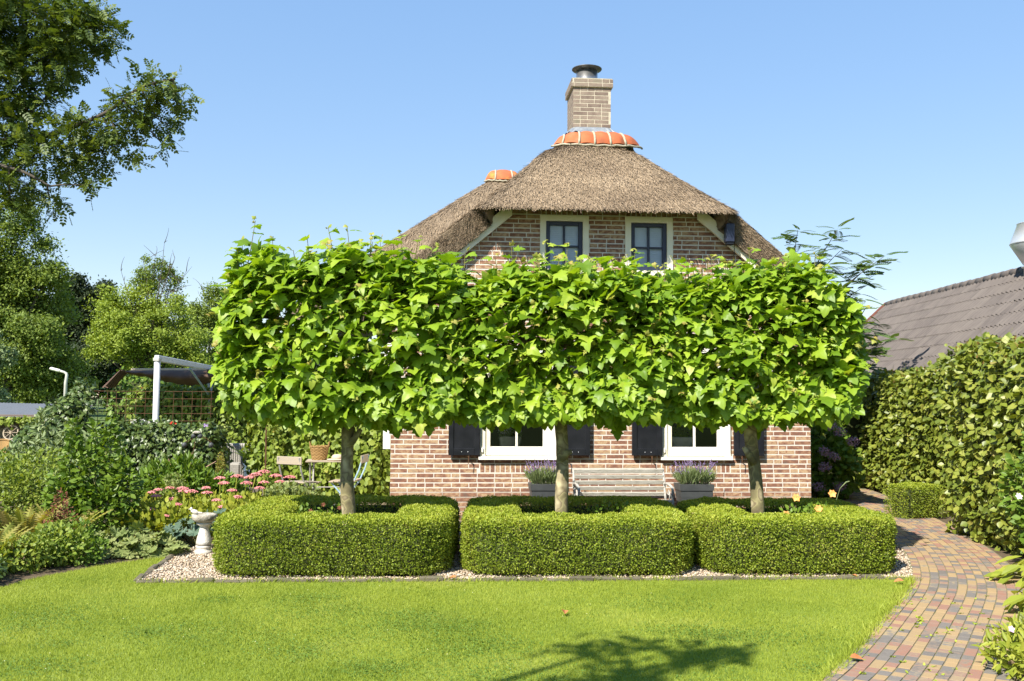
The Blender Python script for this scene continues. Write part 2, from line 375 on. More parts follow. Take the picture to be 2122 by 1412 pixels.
m_wood = M('weathered_wood', [(.26, .20, .14), (.40, .33, .24), (.34, .29, .23)], 4, .85, .4, 60, attr=True, nm=.5, stretch=(1, 1, 6))
m_deck = M('deck_wood', [(.09, .075, .06), (.17, .14, .11)], 5, .85, .4, 50, attr=True, nm=.4)
m_benchw = M('flaking_white_wood', [(.16, .145, .115), (.35, .335, .285), (.46, .44, .39)], 11, .7, .5, 60, stretch=(1, 6, 6), pos=[0, .3, 1])
m_iron = M('painted_iron', [(.30, .29, .26), (.46, .44, .40)], 14, .6)
m_blueiron = M('pale_blue_iron', [(.20, .33, .45), (.42, .55, .62)], 10, .55)
m_bark = M('plane_bark', [(.11, .09, .05), (.19, .165, .08), (.30, .265, .13), (.16, .125, .07), (.46, .40, .24)], 7.5, .85, .45, 26, detail=1.5, pos=[0, .42, .52, .60, .88])
m_bark2 = M('grey_bark', [(.06, .05, .038), (.13, .11, .085)], 6, .95, .6, 30)
m_twig = M('green_twig', [(.13, .14, .04), (.20, .17, .07)], 10, .8)
m_planeleaf = M('plane_leaf', [(.095, .18, .011), (.185, .305, .017), (.30, .415, .03), (.45, .49, .09)], 7, .45, attr=True, nm=.25, trans=.34, spec=.35, tcol=(1.5, 1.5, .4), pos=[0, .4, .8, 1])
m_newleaf = M('young_plane_leaf', [(.26, .32, .04), (.38, .38, .08), (.36, .24, .07)], 7, .5, attr=True, trans=.35, tcol=(1.2, 1.2, .6))
m_box = M('box_leaf', [(.08, .125, .012), (.165, .23, .018), (.275, .335, .032), (.31, .25, .08)], 3, .5, attr=True, nm=.4, trans=.25, pos=[0, .35, .75, 1])
m_boxtip = M('box_fresh_tip', [(.20, .27, .02), (.30, .36, .03), (.40, .42, .06)], 3, .5, attr=True, nm=.3, trans=.25)
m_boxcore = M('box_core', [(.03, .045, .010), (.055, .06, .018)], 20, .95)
m_beech = M('beech_leaf', [(.07, .105, .014), (.17, .215, .026), (.275, .30, .05), (.33, .265, .08)], 4, .42, attr=True, nm=.3, trans=.25, spec=.4, pos=[0, .45, .85, 1])
m_beechnew = M('reddish_beech_tip', [(.20, .09, .03), (.30, .22, .06)], 7, .5, attr=True, trans=.3, tcol=(1.2, .9, .6))
m_ivy = M('ivy_leaf', [(.03, .06, .014), (.075, .12, .026), (.16, .21, .05)], 4, .4, attr=True, nm=.3, trans=.15, spec=.45)
m_vine = M('vine_leaf', [(.08, .13, .02), (.18, .25, .032), (.28, .33, .055), (.38, .26, .07)], 3, .5, attr=True, nm=.3, trans=.3, pos=[0, .4, .9, 1])
m_shrub = M('shrub_leaf', [(.06, .12, .015), (.12, .20, .022), (.20, .285, .035)], 4, .45, attr=True, nm=.3, trans=.25)
m_limeleaf = M('lime_leaf', [(.16, .21, .02), (.28, .32, .035), (.38, .38, .06)], 4, .5, attr=True, nm=.3, trans=.3)
m_greyleaf = M('grey_green_leaf', [(.11, .16, .06), (.20, .26, .11), (.29, .34, .17)], 5, .6, attr=True, nm=.3, trans=.2)
m_mantle = M('mantle_leaf', [(.13, .18, .05), (.21, .26, .08), (.28, .30, .11)], 6, .65, attr=True, nm=.3, trans=.25)
m_blueleaf = M('blue_green_leaf', [(.07, .12, .08), (.12, .18, .12)], 6, .6, attr=True, nm=.3, trans=.15)
m_fern = M('yellowing_fern', [(.13, .18, .03), (.26, .27, .045), (.32, .27, .08), (.22, .16, .07)], 2.5, .65, attr=True, nm=.4, trans=.3)
m_brownleaf = M('withered_brown', [(.10, .03, .015), (.18, .07, .035)], 9, .8, attr=True)
m_pink = M('pink_sedum', [(.46, .13, .15), (.62, .22, .22), (.70, .36, .30)], 20, .7, attr=True, nm=.3)
m_white_fl = M('white_flower', [(.75, .72, .66), (.85, .80, .78)], 9, .6, attr=True)
m_lilac = M('lilac_flower', [(.52, .28, .52), (.70, .48, .66)], 9, .6, attr=True)
m_purple = M('lavender_flower', [(.20, .14, .30), (.32, .22, .42)], 9, .7, attr=True)
m_red = M('red_flower', [(.50, .02, .01), (.62, .06, .02)], 9, .6, attr=True)
m_orange = M('orange_rose', [(.72, .28, .05), (.80, .42, .14)], 9, .6, attr=True)
m_dusty = M('faded_hydrangea', [(.28, .15, .20), (.40, .25, .28), (.32, .22, .36)], 6, .8, attr=True)
m_ash = M('ash_leaf', [(.045, .08, .014), (.085, .13, .02), (.165, .21, .035)], 2, .5, attr=True, nm=.3, trans=.3, tcol=(1.5, 1.4, .5))
m_treelime = M('locust_leaf', [(.14, .20, .028), (.235, .31, .04), (.33, .395, .065)], .5, .6, attr=True, nm=.45, trans=.3)
m_treemid = M('broadleaf', [(.085, .13, .022), (.15, .21, .032), (.24, .30, .05)], .5, .6, attr=True, nm=.45, trans=.25)
m_treedark = M('dark_leaf', [(.018, .034, .014), (.035, .055, .02), (.055, .075, .03)], .5, .6, attr=True, nm=.45, trans=.15)
m_rob = M('robinia_leaf', [(.05, .10, .03), (.09, .15, .04), (.14, .20, .05)], 3, .5, attr=True, nm=.3, trans=.3)
m_roof = M('grey_roof_tile', [(.085, .072, .065), (.12, .102, .09), (.145, .125, .108)], 5, .8, .3, 50, attr=True, nm=.5)
m_barge = M('brown_bargeboard', [(.15, .06, .045), (.21, .09, .065)], 5, .6)
m_galv = M('galvanised', [(.62, .64, .65), (.74, .75, .75)], 3, .38, metal=.55)
m_slate = M('grey_sheet_roof', [(.11, .12, .135), (.17, .18, .195)], 3, .6, attr=True)
m_plank = M('dark_planks', [(.07, .05, .04), (.15, .115, .095), (.20, .16, .13)], 4, .9, .3, 40, attr=True, nm=.4)
m_wicker = M('wicker', [(.26, .15, .05), (.42, .26, .10)], 40, .8, .8, 120, attr=True)
m_rattan = M('grey_rattan', [(.26, .24, .20), (.42, .40, .35)], 30, .8, .9, 110, attr=True)
m_canvas = M('brown_canvas', [(.075, .045, .032), (.11, .068, .048)], 6, .9, .2, 40)
m_awn = M('cream_canvas', [(.45, .37, .27), (.55, .46, .34)], 6, .9)
m_alu = M('white_metal', [(.58, .59, .60), (.70, .70, .70)], 6, .45)
m_stone = M('cast_stone', [(.42, .39, .33), (.62, .58, .51), (.70, .67, .61)], 9, .9, .5, 60)
m_stonedark = M('lichened_stone', [(.19, .17, .13), (.36, .33, .27), (.50, .46, .39)], 16, .95, 1., 50)
m_planter = M('dark_grey_planter', [(.045, .05, .052), (.075, .08, .08)], 6, .5, .1, 40)
m_potblue = M('glazed_blue_pot', [(.09, .14, .19), (.15, .21, .27)], 5, .4)
m_lamp = M('lamp_grey', [(.40, .39, .34), (.55, .54, .48)], 3, .5)

# ------------------------------------------------------------------ ground, lawn, gravel, path
TH = R(4.4); U = np.array([math.cos(TH), math.sin(TH), 0]); VV = np.array([-math.sin(TH), math.cos(TH), 0]); HO = np.array([-1.559, 12.529, 0])
struct('ground', MB().add([(-400, -60, -.012), (400, -60, -.012), (400, 700, -.012), (-400, 700, -.012)], [(0, 1, 2, 3)]), m_field, label='flat green ground stretching away behind the garden', cat='ground')
PC = np.array([(-.65, 1.0), (.55, 3.0), (1.55, 4.5), (2.33, 5.6), (3.15, 6.98), (3.88, 8.3), (4.40, 9.6), (4.78, 10.9), (5.08, 12.2), (5.42, 14), (5.75, 16), (5.95, 17.5)])
def spline(P, n):
    P = np.asarray(P, float); out = []
    for i in range(len(P) - 1):
        p0 = P[max(0, i - 1)]; p1 = P[i]; p2 = P[i + 1]; p3 = P[min(len(P) - 1, i + 2)]
        for t in np.linspace(0, 1, n, endpoint=False):
            out.append(.5 * ((2 * p1) + (-p0 + p2) * t + (2 * p0 - 5 * p1 + 4 * p2 - p3) * t * t + (-p0 + 3 * p1 - 3 * p2 + p3) * t ** 3))
    out.append(P[-1]); return np.array(out)
pc = spline(PC, 30); pseg = np.linalg.norm(np.diff(pc, axis=0), axis=1); pcum = np.concatenate([[0], np.cumsum(pseg)])
def path_at(s):
    i = min(max(np.searchsorted(pcum, s) - 1, 0), len(pseg) - 1); f = (s - pcum[i]) / pseg[i]; p = pc[i] + (pc[i + 1] - pc[i]) * f
    a, b = pc[max(0, i - 6)], pc[min(len(pc) - 1, i + 7)]; d = (b - a) / np.linalg.norm(b - a); return p, d
PW = .445
def path_left_x(y): return np.interp(y, pl[:, 1], pl[:, 0])
pl = []; pr = []
for s in np.linspace(0, pcum[-1], 160):
    p, d = path_at(s); n = np.array([d[1], -d[0]]); pl.append(p - n * PW); pr.append(p + n * PW)
pl = np.array(pl); pr = np.array(pr)
g = np.zeros((len(pl), 2, 3)); g[:, 0, :2] = pl - .02 * (pr - pl); g[:, 1, :2] = pr + .02 * (pr - pl); g[:, :, 2] = .0175
path = struct('path', MB().grid(g, flip=True), m_sand, label='curving garden path of ochre, red and grey clay pavers', cat='path')
NC = 12; cw = 2 * PW / NC
PV = {}
def pav_mesh(l):
    k = round(l, 3)
    if k not in PV:
        V, F = chamf_top(k - .0018, cw - .007, .045, .0015); PV[k] = (V, F, MB().add(V, F, 0.).mesh('paver', m_paver))
    return PV[k]
pav = []
for c in range(NC):
    s = -random.random() * .2
    while s < pcum[-1] - .3:
        l = random.choice([.105, .105, .105, .105, .105, .20]); sm = s + l / 2; s += l
        if sm < 0: continue
        p, d = path_at(sm); n = np.array([d[1], -d[0]]); off = -PW + (c + .5) * cw; q = p + n * off
        sc = 1 + off * 0
        pav.append((q[0], q[1], math.atan2(d[1], d[0]) + random.gauss(0, .012), l, random.gauss(0, .0009), random.gauss(0, .003)))
def inview(x, y): return y > 5.4 and x / y < .56
pav.sort(key=lambda a: (not inview(a[0], a[1]), a[1]))
rest = MB()
for i, (x, y, a, l, dz, tilt) in enumerate(pav):
    V, F, me = pav_mesh(l)
    if i < 300:
        link('paver', me, path, loc=(x, y, -.022 + dz), rot=(tilt, 0, a))
    else:
        c_, s_ = math.cos(a), math.sin(a); rest.add(V @ np.array([[c_, s_, 0], [-s_, c_, 0], [0, 0, 1]]) + np.array([x, y, -.022 + dz]), F)
rest.build('far_pavers', m_paver, path, kind='stuff')

LB = np.array([(-4.9, 4.), (-4.6, 6.), (-4.3, 7.4), (-4.2, 8.1), (-4.12, 8.5), (-3.83, 9.15), (-3.5, 9.55), (-3.36, 9.75)])   # left lawn border
E0 = np.array((-3.19, 8.33)); E1 = np.array((3.56, 8.74)); E2 = np.array((-3.36, 9.75))
def left_x(y): return np.interp(y, LB[:, 1], LB[:, 0])
lawnpoly = [tuple(E0), tuple(E2)] + [tuple(p) for p in LB[::-1][1:]] + [(-9, 1.), (-9, -6), (-4, -6)] + [tuple(p) for p in pl if p[1] < E1[1] - .1][::4] + [tuple(E1)]
lawnpoly = lawnpoly[::-1]
lawn = struct('lawn', MB().add([(x, y, .006) for x, y in lawnpoly], [list(range(len(lawnpoly)))]), m_turf, label='sunlit mown green lawn in front of the box hedges', cat='lawn')
gp = [E0 + (0, .03), E1 + (0, .03)] + [p for p in pl if p[1] > E1[1] + .05][::4] + [np.array((2, 18)), np.array((-3.7, 18)), np.array((-3.5, 11.0)), E2]
struct('gravel_bed', MB().add([(x, y, .008) for x, y in gp], [list(range(len(gp)))]), m_gravelbase, label='pale gravel bed around the box hedges and along the house', cat='gravel')
bed = [(-30, 3)] + [tuple(p - (.02, 0)) for p in LB] + [(-3.5, 11), (-3.7, 15.4), (-12, 15.4), (-30, 15.4)]
struct('flower_bed', MB().add([(x, y, .002) for x, y in bed], [list(range(len(bed)))]), m_soil, label='dark soil of the planted border beside the lawn', cat='soil')
bed2 = [tuple(p + (.02, 0)) for p in pr if p[1] > 3][::4] + [(9, 17.5), (9, 3)]
struct('hedge_bed', MB().add([(x, y, .002) for x, y in bed2], [list(range(len(bed2)))][::-1]), m_soil, label='dark soil strip between the paver path and the tall hedge', cat='soil')

m_clover = M('clover', [(.08, .15, .02), (.15, .24, .035)], 6, .6, attr=True, trans=.2); m_daisy = M('daisy', [(.75, .70, .2), (.8, .78, .7)], 3, .6, attr=True)
FALL = MB().add(np.array(T_OVATE[0]) * [1, 1.2, 2.5], T_OVATE[1], 0.).mesh('fallen_leaf', M('dead_leaf', [(.30, .10, .03), (.42, .19, .07)], 20, .8))
# grass blades
n = 760000
x = rng.uniform(-5.2, 3.6, n); y = 4.3 + 5.4 * rng.random(n) ** 1.1
ey = E0[1] + (x - E0[0]) * (E1[1] - E0[1]) / (E1[0] - E0[0])
k = (x > left_x(y) - .03 * rng.random(n)) & (x < path_left_x(y) + .035 * rng.random(n) - .0) & ((y < ey - .005) | ((y < 9.72) & (x < E0[0] + (y - E0[1]) * (E2[0] - E0[0]) / (E2[1] - E0[1]) - .05)))
k &= np.abs(x) < .8 * y + .3
x, y = x[k], y[k]; n = len(x)
pos = np.stack([x, y, np.zeros(n)], 1)
wv = wob(pos, 1.6); ln = .024 + .008 * rng.random(n) + .003 * wv
d = unit(np.stack([rng.normal(0, .55, n), rng.normal(0, .55, n), np.ones(n)], 1)); nn = np.stack([rng.normal(0, 1, n), rng.normal(-.6, 1, n), .3 * np.ones(n)], 1)
TB = ([(0, -.075, 0), (0, .075, 0), (1, 0, .1)], [(0, 1, 2)])
scatter('grass', TB, pos, d, nn, ln, m_grass, lawn)
# shaggy edge grass and clover along the path and the kerb
ex = []; 
for i in range(2600):
    yy = random.uniform(5.3, 8.7); ex.append((path_left_x(yy) + random.gauss(-.01, .03), yy, 0))
for i in range(1800):
    t = random.random(); p = E0 + (E1 - E0) * t; ex.append((p[0], p[1] - abs(random.gauss(0, .02)), 0))
ex = np.array(ex); n = len(ex)
scatter('edge_grass', TB, ex, unit(np.stack([rng.normal(.1, .6, n), rng.normal(0, .6, n), np.ones(n)], 1)), rdir(n), rng.uniform(.04, .075, n), m_grass, lawn)
# clover patches, daisies and fallen leaves
cl = []
for i in range(26):
    cx_, cy_, r_ = random.uniform(-3.6, 1.8), random.uniform(5.5, 8.0), random.uniform(.08, .35); m = int(900 * r_ * r_ / .04)
    cl += [(cx_ + random.gauss(0, r_), cy_ + random.gauss(0, r_ * .8), 0.017 + random.random() * .008) for _ in range(min(m, 900))]
cl = np.array(cl); cl = cl[(cl[:, 0] > left_x(cl[:, 1]) + .05) & (cl[:, 0] < path_left_x(cl[:, 1]) - .05) & (cl[:, 1] < 8.25)]; n = len(cl)
scatter('clover', T_BROAD, cl, unit(rng.normal(0, 1, (n, 3)) * [1, 1, .2]), np.tile([0, 0, 1.], (n, 1)) + rng.normal(0, .3, (n, 3)), rng.uniform(.008, .016, n), m_clover, lawn)
dz_ = np.stack([rng.uniform(-3.8, 2., 45), rng.uniform(5.5, 8.2, 45), np.full(45, .028)], 1); dz_ = dz_[(dz_[:, 0] > left_x(dz_[:, 1]) + .1) & (dz_[:, 0] < path_left_x(dz_[:, 1]) - .1)]; n = len(dz_)
scatter('daisies', OCT, dz_, np.tile([1., 0, 0], (n, 1)), np.tile([0, 0, 1.], (n, 1)), rng.uniform(.003, .005, n), m_daisy, lawn)
for lx, ly, ll in ((3.40, 8.45, 'where lawn, gravel and brick path meet'), (2.06, 5.95, 'on the paver edge near the bottom of the path'), (.4, 7.2, 'alone in the middle of the lawn'), (3.05, 8.72, 'on the kerb before the path-side box hedge'), (2.55, 8.69, 'on the kerb between the two right-hand box hedges'), (-.47, 8.47, 'on the kerb at the gap by the first box hedge')):
    a = random.uniform(0, 6.3); x_, y_, z_ = axes(np.array([[math.cos(a), math.sin(a), .1]]), np.array([[.2, -.3, 1.]])); tag(link('fallen_leaf', FALL, None, mat4=mat4((lx, ly, .045), x_[0], y_[0], z_[0], random.uniform(.05, .09))), 'curled brown fallen leaf ' + ll, 'leaf', 'fallen leaves')
# weeds and moss in the joints of the path
wd = []
for i in range(70):
    q = pav[random.randrange(300)]; wd += [(q[0] + random.gauss(0, .012) + cw / 2 * math.cos(q[2] + 1.57), q[1] + random.gauss(0, .012), .02) for _ in range(random.choice([3, 5, 9]))]
wd = np.array(wd); n = len(wd)
scatter('joint_weeds', T_OVATE, wd, unit(np.stack([rng.normal(0, 1, n), rng.normal(0, 1, n), .5 * np.ones(n)], 1)), np.tile([0, 0, 1.], (n, 1)), rng.uniform(.012, .03, n), m_grass, path)

# gravel pebbles
def in_poly(x, y, P):
    c = np.zeros(len(x), bool); P = np.asarray(P); j = len(P) - 1
    for i in range(len(P)):
        a = (P[i, 1] > y) != (P[j, 1] > y); xx = (P[j, 0] - P[i, 0]) * (y - P[i, 1]) / (P[j, 1] - P[i, 1] + 1e-12) + P[i, 0]; c ^= a & (x < xx); j = i
    return c
HB = [(-2.68, 8.54, -.56, 10.72), (-.45, 8.66, 1.68, 10.78), (1.76, 8.79, 3.60, 10.70)]      # box hedge footprints
n = 90000; x = rng.uniform(-3.6, 4.4, n); y = rng.uniform(8.3, 12.7, n); k = in_poly(x, y, gp)
for a, b_, c, d_ in HB: k &= ~((x > a + .12) & (x < c - .12) & (y > b_ + .12) & (y < d_ - .1))
k &= (y < 9.9) | (rng.random(n) < .35)
x, y = x[k], y[k]; n = len(x)
scatter('gravel', OCT, np.stack([x, y, rng.uniform(.009, .02, n)], 1), np.stack([rng.normal(0, 1, n), rng.normal(0, 1, n), rng.normal(0, .3, n)], 1), np.stack([rng.normal(0, .4, n), rng.normal(0, .4, n), np.ones(n)], 1), rng.uniform(.008, .017, n), m_pebble)
o = bpy.data.objects['gravel']; tag(o, 'pale beige pebbles scattered around the box hedges', 'gravel', kind='stuff')

# stone kerb between lawn and gravel
kerb = thing('kerb', 'low edging of small worn stones between lawn and gravel', 'kerb', (0, 0, 0)); kerb['kind'] = 'structure'
V, F = chamf_top(.205, .065, .10, .012); kme = [MB().add(V + rng.normal(0, .004, V.shape), F, 0.).mesh('stone', m_kerb) for _ in range(5)]
def kerb_line(a, b):
    L_ = np.linalg.norm(b - a); m = int(L_ / .215); an = math.atan2(b[1] - a[1], b[0] - a[0])
    for i in range(m):
        p = a + (b - a) * (i + .5) / m
        link('stone', random.choice(kme), kerb, loc=(p[0] + random.gauss(0, .004), p[1] + random.gauss(0, .006), -.068 + random.gauss(0, .006)), rot=(random.gauss(0, .04), random.gauss(0, .02), an + random.gauss(0, .03)))
kerb_line(E0, E1); kerb_line(E0 + (-.01, .05), E2)

# ------------------------------------------------------------------ thatched house
house = thing('thatched_house', 'small brick house with a thatched half-hipped roof and a brick chimney', 'house', tuple(HO), TH)
WU = 5.575; UC = WU / 2; SL = .84
def gable(u): return 5.2 - SL * np.abs(u - UC)
OPEN = [(1.155, 2.15, .80, 2.25), (3.555, 4.475, .80, 2.25), (1.937, 2.564, 3.245, 4.01), (3.077, 3.699, 3.245, 4.01)]
us = sorted({0, WU, UC, *[o_[0] for o_ in OPEN], *[o_[1] for o_ in OPEN]})
wb = MB()
def prism(mb, poly, v0, v1):                       # poly in (u,z)
    m = len(poly); V = [(u, v0, z) for u, z in poly] + [(u, v1, z) for u, z in poly]
    mb.add(V, [list(range(m)), list(range(2 * m - 1, m - 1, -1))] + [(i, m + i, m + (i + 1) % m, (i + 1) % m) for i in range(m)])
GZ = .375
gb = MB()
for a, b in zip(us[:-1], us[1:]):
    iv = [(GZ, None)]
    zs = GZ
    for o_ in sorted(OPEN, key=lambda q: q[2]):
        if o_[0] < (a + b) / 2 < o_[1]:
            prism(wb, [(a, zs), (b, zs), (b, o_[2]), (a, o_[2])], .0008, .22); zs = o_[3]
    ta, tb = min(4.17, gable(a)), min(4.17, gable(b)); tp = [(a, zs), (b, zs), (b, tb)]
    for uk in (UC + 1.226, UC - 1.226):
        if a < uk < b: tp.append((uk, 4.17))
    prism(wb, tp + [(a, ta)], .0008, .22)
    prism(gb, [(a, -.05), (b, -.05), (b, GZ), (a, GZ)], .0011, .22)
# side and back walls
for u0, u1 in ((.006, .22), (WU - .22, WU - .006)): wb.box(u0, u1, .22, 6.6, -.05, 2.75)
wb.box(.0, WU, 6.6, 6.8, -.05, 2.75)
wall = wb.build('wall', m_mortar, house)
gb.build('plinth_mortar', m_mortargrey, wall)
# bricks
CH = .062; bricks = []
def blocked(z0, z1, side):
    out = []
    for o_ in OPEN:
        if z1 > o_[2] + .002 and z0 < o_[3] - .002: out.append((o_[0], o_[1]))
    for o_ in OPEN[:2]:
        if z1 > .63 and z0 < .745: out.append((o_[0] - .01, o_[1] + .01))
    for o_ in OPEN[2:]:
        if z1 > 4.015 and z0 < 4.12: out.append((o_[0], o_[1]))
    return out
nz = 0
for ci in range(-1, 68):
    z0 = ci * CH + .007; z1 = z0 + .048; zc = (z0 + z1) / 2
    hw = min(UC, (5.2 - z1) / SL - .005)
    if z1 > 4.16: break
    lo, hi = UC - hw, UC + hw
    cuts = sorted(blocked(z0, z1, 0)); segs = []; cur = lo
    for a, b in cuts:
        if a > cur: segs.append((cur, min(a, hi)))
        cur = max(cur, b)
    if cur < hi: segs.append((cur, hi))
    ph = (ci % 2) * .11 + random.choice([0, .055])
    u = -ph; bl = []
    while u < WU:
        l = .213 if random.random() < .78 else .103
        bl.append((u, u + l)); u += l + .012
    for a, b in segs:
        for p, q in bl:
            p2, q2 = max(p, a), min(q, b)
            if q2 - p2 > .03: bricks.append(((p2 + q2) / 2, zc, q2 - p2, .048, False))
for o_ in OPEN[:2]:                                  # rowlock under the sills
    m = 15
    for i in range(m):
        w = (o_[1] - o_[0]) / m; bricks.append((o_[0] + (i + .5) * w, .6845, w - .012, .108, True))
for o_ in OPEN[2:]:                                  # soldier course over the upper windows
    m = 9
    for i in range(m):
        w = (o_[1] - o_[0]) / m; bricks.append((o_[0] + (i + .5) * w, 4.068, w - .010, .098, True))
BRK = {}
def brick_mesh(l, h):
    k = (round(l, 3) if l < .2 else .215, h)
    if k not in BRK:
        V, F = chamf_top(k[0], h, .03, .0015); BRK[k] = (V, F, MB().add(V, F, 0.).mesh('brick', m_brick))
    return BRK[k]
def prio(b_):
    u, z, l, h, sp = b_
    vis = (.36 < z < 1.2) or (3.45 < z < 4.05)
    return (not vis, not sp, -l if vis else 0, random.random())
bricks.sort(key=prio)
rest = MB()
for i, (u, z, l, h, sp) in enumerate(bricks):
    V, F, me = brick_mesh(l, h); dv = max(-.0012, min(.0, random.gauss(-.0004, .0004))); tl = random.gauss(0, .004)
    if i < 300: link('brick', me, wall, loc=(u, .03 + dv, z), rot=(R(90), tl, 0))
    else:
        P = np.stack([V[:, 0] + u, .03 + dv - V[:, 2], V[:, 1] + z + tl * V[:, 0]], 1); rest.add(P, F)
rest.build('brickwork', m_brick, wall, kind='stuff')

# thatch: a height field thickened into a shell
def smin(a, b, k=.10): return -k * np.log(np.exp(-a / k) + np.exp(-b / k))
RDU = np.array([-1, 0, .30, .68, .95, 1.63, 2.2, 3.6]); RZ = np.array([5.38, 5.40, 5.36, 5.19, 4.87, 4.16, 3.67, 2.49])
def roof_main(u, v):
    du = np.abs(u - UC); zs = sum(np.interp(du + o_, RDU, RZ) for o_ in (-.1, -.05, 0, .05, .1)) / 5
    return smin(zs, 4.055 + .79 * (v + .39), .08)
def roof_rear(u, v):
    du = np.sqrt((u - 1.775) ** 2 + .03); return smin(5.92 - SL * du, 5.80 + .9 * (v - 5.2), .12)
def shell(fn, uarr, v0fn, vend, nv, th, amp=.012, vpow=1.6, hip=False):
    t = np.linspace(0, 1, nv) ** vpow; Ug = np.repeat(uarr[:, None], nv, 1); v0 = v0fn(uarr)[:, None]; Vg = v0 + (vend - v0) * t[None]
    Z = fn(Ug, Vg); e = 1e-3
    nu = -(fn(Ug + e, Vg) - fn(Ug - e, Vg)) / (2 * e); nv_ = -(fn(Ug, Vg + e) - fn(Ug, Vg - e)) / (2 * e); N_ = unit(np.stack([nu, nv_, np.ones_like(nu)], -1))
    T_ = np.stack([Ug, Vg, Z], -1); T_ = T_ + N_ * (amp * wob(T_, 4)[..., None] + rng.normal(0, amp * .35, Z.shape)[..., None])
    B_ = T_ - N_ * (th * (1 - .42 * np.clip((1.68 - np.abs(Ug - UC)) / .12, 0, 1))[..., None] if hip else th)
    if hip:
        w = np.clip((1.66 - np.abs(uarr - UC)) / .08, 0, 1)[:, None]; B_[:, 0] = B_[:, 0] * (1 - w) + (T_[:, 0] + [0, .03, -.012]) * w
        wz = np.clip((1.62 - np.abs(Ug - UC)) / .05, 0, 1); B_[..., 2] = B_[..., 2] * (1 - wz) + np.maximum(B_[..., 2], 4.075) * wz; B_[:, 0, 2] = np.where(w[:, 0] > .99, T_[:, 0, 2] - .012, B_[:, 0, 2])
    return T_, B_
def shell_build(T_, B_):
    mb = MB(); mb.grid(T_, flip=True); mb.grid(B_)
    a, b = T_.shape[:2]
    def strip(p, q):                                    # rounded, rough cut edge
        rows = [p, .7 * p + .3 * q, .3 * p + .7 * q, q]; mb.grid(np.stack(rows, 0))
    strip(T_[:, 0], B_[:, 0]); strip(B_[:, -1], T_[:, -1]); strip(B_[0], T_[0]); strip(T_[-1], B_[-1]); return mb
ua = np.concatenate([np.linspace(UC - 3.3, UC - 1.9, 30), np.linspace(UC - 1.87, UC + 1.87, 90), np.linspace(UC + 1.9, UC + 3.3, 30)])
def v0m(u):
    du = np.abs(u - UC); t = np.clip((du - 1.60) / .10, 0, 1); t = t * t * (3 - 2 * t); return -.39 + .23 * t
Tm, Bm = shell(roof_main, ua, v0m, 7.2, 60, .30, hip=True)
roof = shell_build(Tm, Bm).build('thatched_roof', m_thatch, house, True)
Tr, Br = shell(roof_rear, np.linspace(-1.75, 5.0, 90), lambda u: np.full_like(u, 2.7), 12, 50, .30)
roof2 = shell_build(Tr, Br).build('rear_thatched_roof', m_thatch, house, True)
T_REED = ([(0, -.026, 0), (0, .026, 0), (1, .022, .06), (1, -.022, .06)], [(0, 1, 2, 3)][0:1])
def reeds(name, fn, parent, u, v, ln, mat, dy=0):
    n = len(u); e = 1e-3; z = fn(u, v)
    gu = (fn(u + e, v) - fn(u - e, v)) / (2 * e); gv = (fn(u, v + e) - fn(u, v - e)) / (2 * e)
    N_ = unit(np.stack([-gu, -gv, np.ones(n)], 1)); D = np.stack([-gu, -gv, -(gu ** 2 + gv ** 2)], 1); D = unit(D) + rng.normal(0, .10, (n, 3))
    P = np.stack([u, v, z], 1) + N_ * rng.uniform(-.008, .010, n)[:, None]
    return scatter(name, T_REED, P, D, N_ + rng.normal(0, .35, (n, 3)), ln * rng.uniform(.6, 1.4, n), mat, parent)
n = 170000; u = rng.uniform(UC - 2.2, UC + 2.2, n); v = v0m(u) + .02 + rng.random(n) ** 1.1 * 2.6; reeds('reeds', roof_main, roof, u, v, .10, m_reed)
n = 80000; u = rng.uniform(-1.7, 3, n); v = 2.72 + rng.random(n) * 3.4; reeds('reeds', roof_rear, roof2, u, v, .10, m_reed)
n = 1500; u = UC + .15 + rng.normal(0, .35, n); v = 1.05 + rng.normal(0, .10, n); reeds('moss_patch', roof_main, roof, u, v, .04, m_moss)
# cut reed ends on the verges and under the lip
i = rng.integers(0, len(ua) - 1, 30000); f = rng.random(30000)[:, None]; t = rng.random(30000)[:, None]
top = Tm[i, 0] * (1 - f) + Tm[i + 1, 0] * f; bot = Bm[i, 0] * (1 - f) + Bm[i + 1, 0] * f
k_ = np.abs(top[:, 0] - UC) > 1.6; top, bot, t = top[k_], bot[k_], t[k_]
P = top * (1 - t) + bot * t; D = np.stack([-np.sign(P[:, 0] - UC) * -.55 * (np.abs(P[:, 0] - UC) > 1.6), -np.ones(len(P)), -.45 * np.ones(len(P))], 1) + rng.normal(0, .28, (len(P), 3))
scatter('reed_ends', T_REED, P - .03 * unit(D), D, rdir(len(P)) + [0, -.5, .5], rng.uniform(.04, .075, len(P)), m_reed, roof)

